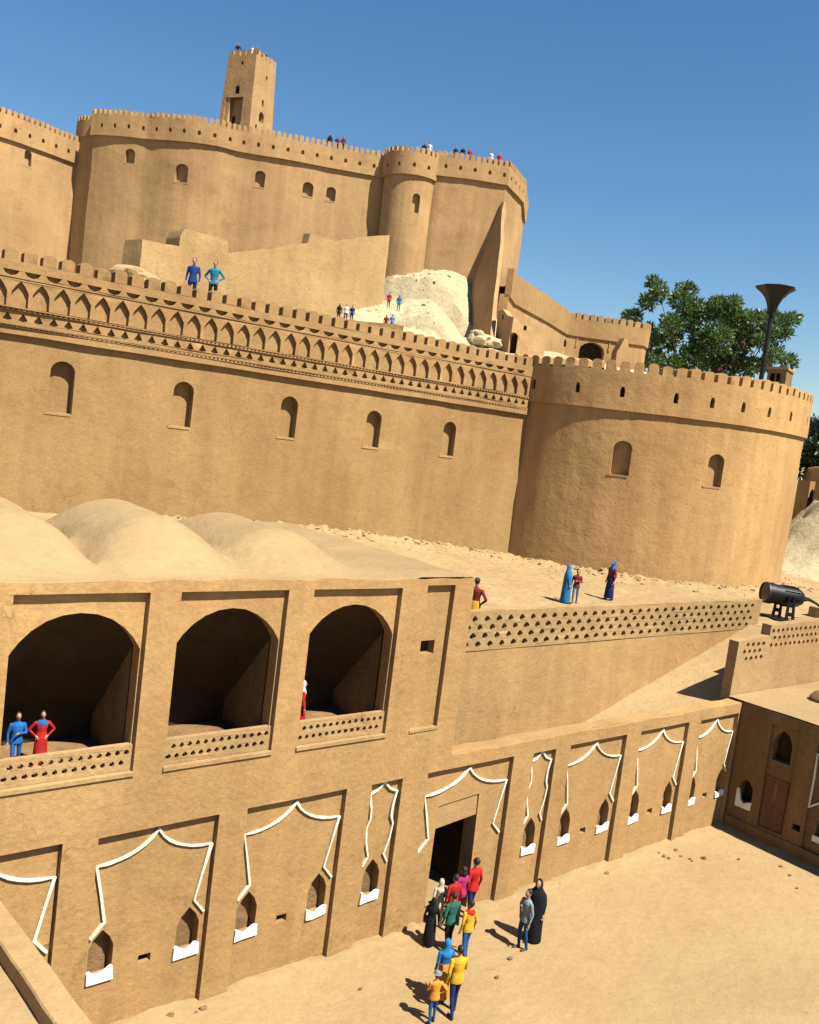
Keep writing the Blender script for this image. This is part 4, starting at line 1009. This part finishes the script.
        loft(bm2, [(0, .01, 1.28, .16, .125), (0, .015, 1.36, .195, .13), (0, .015, 1.43, .165, .115), (0, .02, 1.50, .095, .088), (0, .022, 1.58, .094, .098), (0, .022, 1.66, .096, .104), (0, .02, 1.73, .075, .085), (0, .02, 1.775, .03, .035)], 18)
        child('head_scarf', bm2, cloth(scarf))
    elif hair:
        bm2 = bmesh.new(); ellipsoid(bm2, (0, .018, 1.672), (.086, .098, .102), 14, 9)
        if hair == 'long': ellipsoid(bm2, (0, .05, 1.56), (.085, .07, .14), 12, 8)
        child('hair', bm2, HAIR)
    if cap:
        bm2 = bmesh.new(); loft(bm2, [(0, -.01, 1.70, .15, .16), (0, -.01, 1.715, .155, .165), (0, 0, 1.72, .098, .112), (0, .005, 1.775, .088, .10), (0, .005, 1.80, .05, .06)], 16); child('hat', bm2, cloth(cap))
    if collar:
        bm2 = bmesh.new(); loft(bm2, [(0, .0, 1.34, .165, .125), (0, .005, 1.40, .18, .118), (0, .01, 1.445, .13, .10), (0, .01, 1.49, .075, .075)], 16); child('shawl', bm2, cloth(collar))
    return P

def face(vx, vy): return math.atan2(vx, -vy)       # the figure's front is local -Y
def gnd(px, py, z=0.0): q = oz(px, py, z); return (q.x, q.y, z)
TOC = face(-.64, -.76)   # towards the camera
# courtyard
g1 = 'visitors crowding the courtyard doorway'
person('man in grey shirt and blue jeans with hands on hips, facing left in the courtyard', gnd(521, 949), face(-.9, .2), 1.76, GREY, (0.02, .07, .22), arms=('hips', 'down'), stride=.06)
person('person wrapped in a long black chador standing behind the man in grey', gnd(531, 941), face(-.8, -.3), 1.84, BLK, BLK, hair=None, chador=BLK)
person('person in red shirt and navy trousers at the right side of the doorway', gnd(469, 918), face(0, 1), 1.86, RED, NAVY, arms=('down', 'down'), group=g1)
person('person in magenta top walking into the doorway behind the red shirt', gnd(457, 922), face(0, 1), 1.70, MAG, BLK, hair='long', group=g1)
person('person in red top and blue trousers beside the magenta top at the doorway', gnd(449, 930), face(.2, 1), 1.68, RED, BLUE, group=g1)
person('person in cream robe at the left of the doorway crowd', gnd(436, 925), face(.4, 1), 1.40, CREAM, CREAM, scarf=CREAM, robe=CREAM, group=g1)
person('person in black coat at the far left of the doorway crowd', gnd(428, 946), face(.8, .6), 1.40, BLK, BLK, scarf=BLK, robe=BLK, group=g1)
person('person in dark green coat in the middle of the doorway crowd', gnd(447, 951), face(.2, 1), 1.70, GREEN, BLK, arms=('fwd', 'down'), group=g1)
person('person in yellow shirt with red shawl and blue trousers in the doorway crowd', gnd(464, 958), face(.1, 1), 1.66, YEL, BLUE, collar=RED, group=g1)
person('person in blue head scarf and yellow skirt walking towards the doorway', gnd(440, 1000), face(.3, 1), 1.62, BLUE, NAVY, scarf=SKYB, robe=ORG, group=g1)
person('person in yellow shirt and navy trousers striding towards the doorway', gnd(452, 1014), face(.3, .9), 1.78, YEL, NAVY, arms=('fwd', 'down'), stride=.16, group=g1)
person('person in orange shirt, grey hat and blue trousers, last in the line', gnd(431, 1023), face(.4, .9), 1.30, ORG, (0.02, .10, .30), cap=GREY, arms=('hips', 'fwd'), group=g1)
# loggia
def lpos(px, y): q = ray(px, 735); t = y / q.y; return (q.x * t, y, 6.0)
person('man in blue suit with red tie leaning in the left loggia', (5.98, 18.8, 6.0), face(-.1, -1), 1.24, BLUE, BLUE, arms=('down', 'fold'), collar=None)
person('person in red robe with blue shawl beside the blue suit in the left loggia', (6.5, 18.85, 6.0), face(-.2, -1), 1.20, RED, RED, arms=('hips', 'hips'), collar=BLUE, robe=RED, scarf=None)
person('person in red robe and pale scarf at the left side of the right-hand loggia', (13.0, 18.75, 6.0), face(.9, -.3), 1.36, RED, RED, scarf=(.55, .62, .60), robe=RED)
# terrace
def tg(px, py):
    q = oz(px, py, 7.0)
    for _ in range(3): q = oz(px, py, terrace_z(q.x, q.y))
    return (q.x, q.y, q.z)
cq = oy(478, 578, 23.1); ch_ = cq.z - terrace_z(cq.x, cq.y)
person('person in dark red jacket and yellow skirt at the corner of the arcade building', (cq.x, cq.y, terrace_z(cq.x, cq.y)), face(.8, .4), ch_, DRED, YEL, arms=('hips', 'hips'), robe=YEL)
person('person in bright blue chador standing beside the dark red coat on the terrace', tg(565, 603), face(.6, -.5), 1.85, BLUE, NAVY, hair=None, chador=(0.03, .20, .42))
person('person in dark red coat and pale blue trousers on the terrace behind the pierced parapet', tg(574, 603), face(-.6, -.5), 1.62, DRED, (.12, .22, .34), arms=('down', 'fold'))
person('person in blue veil and dark red dress standing alone on the terrace', tg(608, 600), face(-.8, .2), 2.0, DRED, NAVY, hair=None, scarf=BLUE, robe=NAVY)
hq = min((oy(431, 569, y) for y in lin(23, 44, 210)), key=lambda q: abs(q.z - 1.74 - terrace_z(q.x, q.y)))
person('dark haired person hidden behind the roof edge, only the head showing', (hq.x, hq.y, terrace_z(hq.x, hq.y)), TOC, 1.74, BLK, BLK, near=False)
# rampart walkway
def beyond(px, py, d, vis):   # top of the head at the pixel
    q = od(px, py, d); return q
def walk(px, pyhead, d, h, *a, **kw):
    q = od(px, pyhead, d); return (q.x, q.y, q.z - h)
for px, py, d, h, lb_, kw in [
    (195, 258, 45.5, 2.35, 'man in navy blue suit on the rampart walkway, left of the teal jacket', dict(top=(0.02, .05, .22), bottom=NAVY, arms=('down', 'down'))),
    (216, 261, 45.8, 2.3, 'man in bright teal jacket on the rampart walkway, right of the navy suit', dict(top=TEAL, bottom=BLK, arms=('hips', 'hips'), collar=None))]:
    person(lb_, walk(px, py, d, h), TOC, h, **kw)
g2 = 'visitors on the pale rubble slope'
for px, py, d, h, lb_, kw in [
    (340, 303.5, 64, 1.3, 'person all in black, leftmost on the low platform by the frieze', dict(top=BLK, bottom=BLK, scarf=BLK)),
    (347, 304, 64, 1.25, 'person in white jacket, middle of three on the low platform', dict(top=WHT, bottom=NAVY)),
    (353, 305, 64, 1.25, 'person in dark blue jacket, rightmost of three on the low platform', dict(top=NAVY, bottom=BLK)),
    (387, 314.5, 64, 1.2, 'person in brown jacket low on the rubble slope, left of a light blue coat', dict(top=DRED, bottom=BLK)),
    (393, 314, 64, 1.2, 'person in light blue coat low on the rubble slope', dict(top=(.10, .28, .55), bottom=BLUE)),
    (390, 292, 80, 1.45, 'person in red top at the foot of the round turret', dict(top=RED, bottom=DRED)),
    (400, 295, 80, 1.5, 'person in teal coat and blue cap at the foot of the round turret', dict(top=TEAL, bottom=TEAL, scarf=BLUE))]:
    person(lb_, walk(px, py, d, h), TOC, h, near=False, group=g2, stride=.05, **kw)
g3 = 'visitors on the citadel battlements'
for px, py, d, lb_, kw in [
    (330.5, 134, 95.2, 'person in black chador, leftmost of three on the citadel bastion top', dict(top=BLK, bottom=BLK, hair=None, chador=BLK)),
    (338, 136, 95.4, 'person in purple top, middle of three on the citadel bastion top', dict(top=(.14, .04, .14), bottom=NAVY)),
    (344, 136, 95.6, 'person in dark red top, rightmost of three on the citadel bastion top', dict(top=DRED, bottom=BLK)),
    (425, 142.5, 94.5, 'person in black top, left of two on the round turret', dict(top=BLK, bottom=NAVY)),
    (430.5, 142, 94.4, 'person in pale shirt, right of two on the round turret', dict(top=WHT, bottom=NAVY)),
    (456.5, 146, 95, 'person in dark blue coat, leftmost of three on the corner keep', dict(top=NAVY, bottom=BLK)),
    (463.5, 146.5, 95, 'person in black coat, middle of three on the corner keep', dict(top=BLK, bottom=BLK)),
    (470.5, 148, 95, 'person in magenta top, rightmost of three on the corner keep', dict(top=MAG, bottom=DRED)),
    (492, 151, 95.2, 'person in white and black clothes on the corner keep, left of a red jacket', dict(top=WHT, bottom=BLK)),
    (500, 152.5, 95.2, 'person in red jacket on the corner keep', dict(top=RED, bottom=BLK)),
    (510, 160, 97.5, 'person in pale shirt at the far right end of the corner keep', dict(top=WHT, bottom=NAVY)),
    (238.5, 43, 95.5, 'person in black, leftmost on the watchtower top', dict(top=BLK, bottom=BLK, arms=('hips', 'hips'))),
    (253, 45.5, 95.3, 'person in pale shirt and black trousers on the watchtower top', dict(top=WHT, bottom=BLK)),
    (258, 46.5, 95.3, 'person in dark red top on the watchtower top', dict(top=DRED, bottom=BLK)),
    (266, 52, 96.5, 'person in dark grey at the right corner of the watchtower top', dict(top=(.05, .05, .06), bottom=BLK))]:
    h = 1.72
    person(lb_, walk(px, py, d, h), TOC, h, near=False, group=g3, stride=.04, **kw)

# stones and crumbs lying along the foot of the walls
sg = 'small stones scattered on the courtyard sand'
for x, y, lb_ in [(659, 853, 'c'), (664, 856, 'c'), (669, 858, 'c'), (676, 850, 'c'), (681, 856, 'c'), (690, 859, 'c'), (692, 861, 'c'), (704, 858, 'c'), (724, 826, 'w'), (719, 830, 'w'), (739, 859, 'c'), (781, 866, 'c'), (790, 875, 'c'), (797, 888, 'c'), (510, 958, 'c'), (497, 977, 'c'), (203, 1008, 'w'), (196, 1012, 'w'), (170, 1016, 'w'), (560, 884, 'w'), (607, 873, 'w'), (361, 988, 'c')]:
    q = oz(x, y, 0.03); r = random.uniform(.03, .09)
    rock('small dark stone lying on the courtyard sand', (q.x, q.y, .03), (r * 1.3, r, r * .7), SHADY, sg, 'stone')

# loose rubble nobody could count: crumbs of mud and stone on the talus and the pale slope
def rubble(name, spots, mat):
    bm = bmesh.new()
    for p_, r in spots:
        vs = bmesh.ops.create_icosphere(bm, subdivisions=1, radius=1)['verts']; sd_ = random.random() * 99
        rot = Matrix.Rotation(random.uniform(0, 6.28), 3, 'Z')
        sc = Vector((r * random.uniform(.8, 1.5), r * random.uniform(.6, 1.1), r * random.uniform(.45, .8)))
        for v in vs:
            k = 1 + .5 * nz3(v.co, 1.3, sd_); q = rot @ Vector((v.co.x * sc.x * k, v.co.y * sc.y * k, v.co.z * sc.z * k)); v.co = q + Vector(p_)
    o = obj(name, bm, mat, None, angle=20); o['kind'] = 'stuff'; return o
sp_ = []
for _ in range(260):
    d_ = random.uniform(66, 91); q = scree(random.uniform(-6, 1.2 + (91 - d_) * .02), d_)
    if q.z > 20: sp_.append((q - Vector((0, 0, .03)), random.choice((.07, .09, .12, .16, .24))))
rubble('rubble', sp_, ROCK)
sp_ = []
for _ in range(520):
    if random.random() < .5:
        s_ = random.uniform(-22, -.3); q = RP + RU * s_ - RN * abs(random.gauss(0, .8) + .15)
    else:
        a_ = R(random.uniform(-170, -55)); q = TC + Vector((math.cos(a_), math.sin(a_))) * (TR + abs(random.gauss(0, .9)))
    if q.y > 22.6: sp_.append(((q.x, q.y, terrace_z(q.x, q.y)), random.choice((.035, .05, .07, .10, .15))))
rubble('wall_foot_rubble', sp_, DIRT)
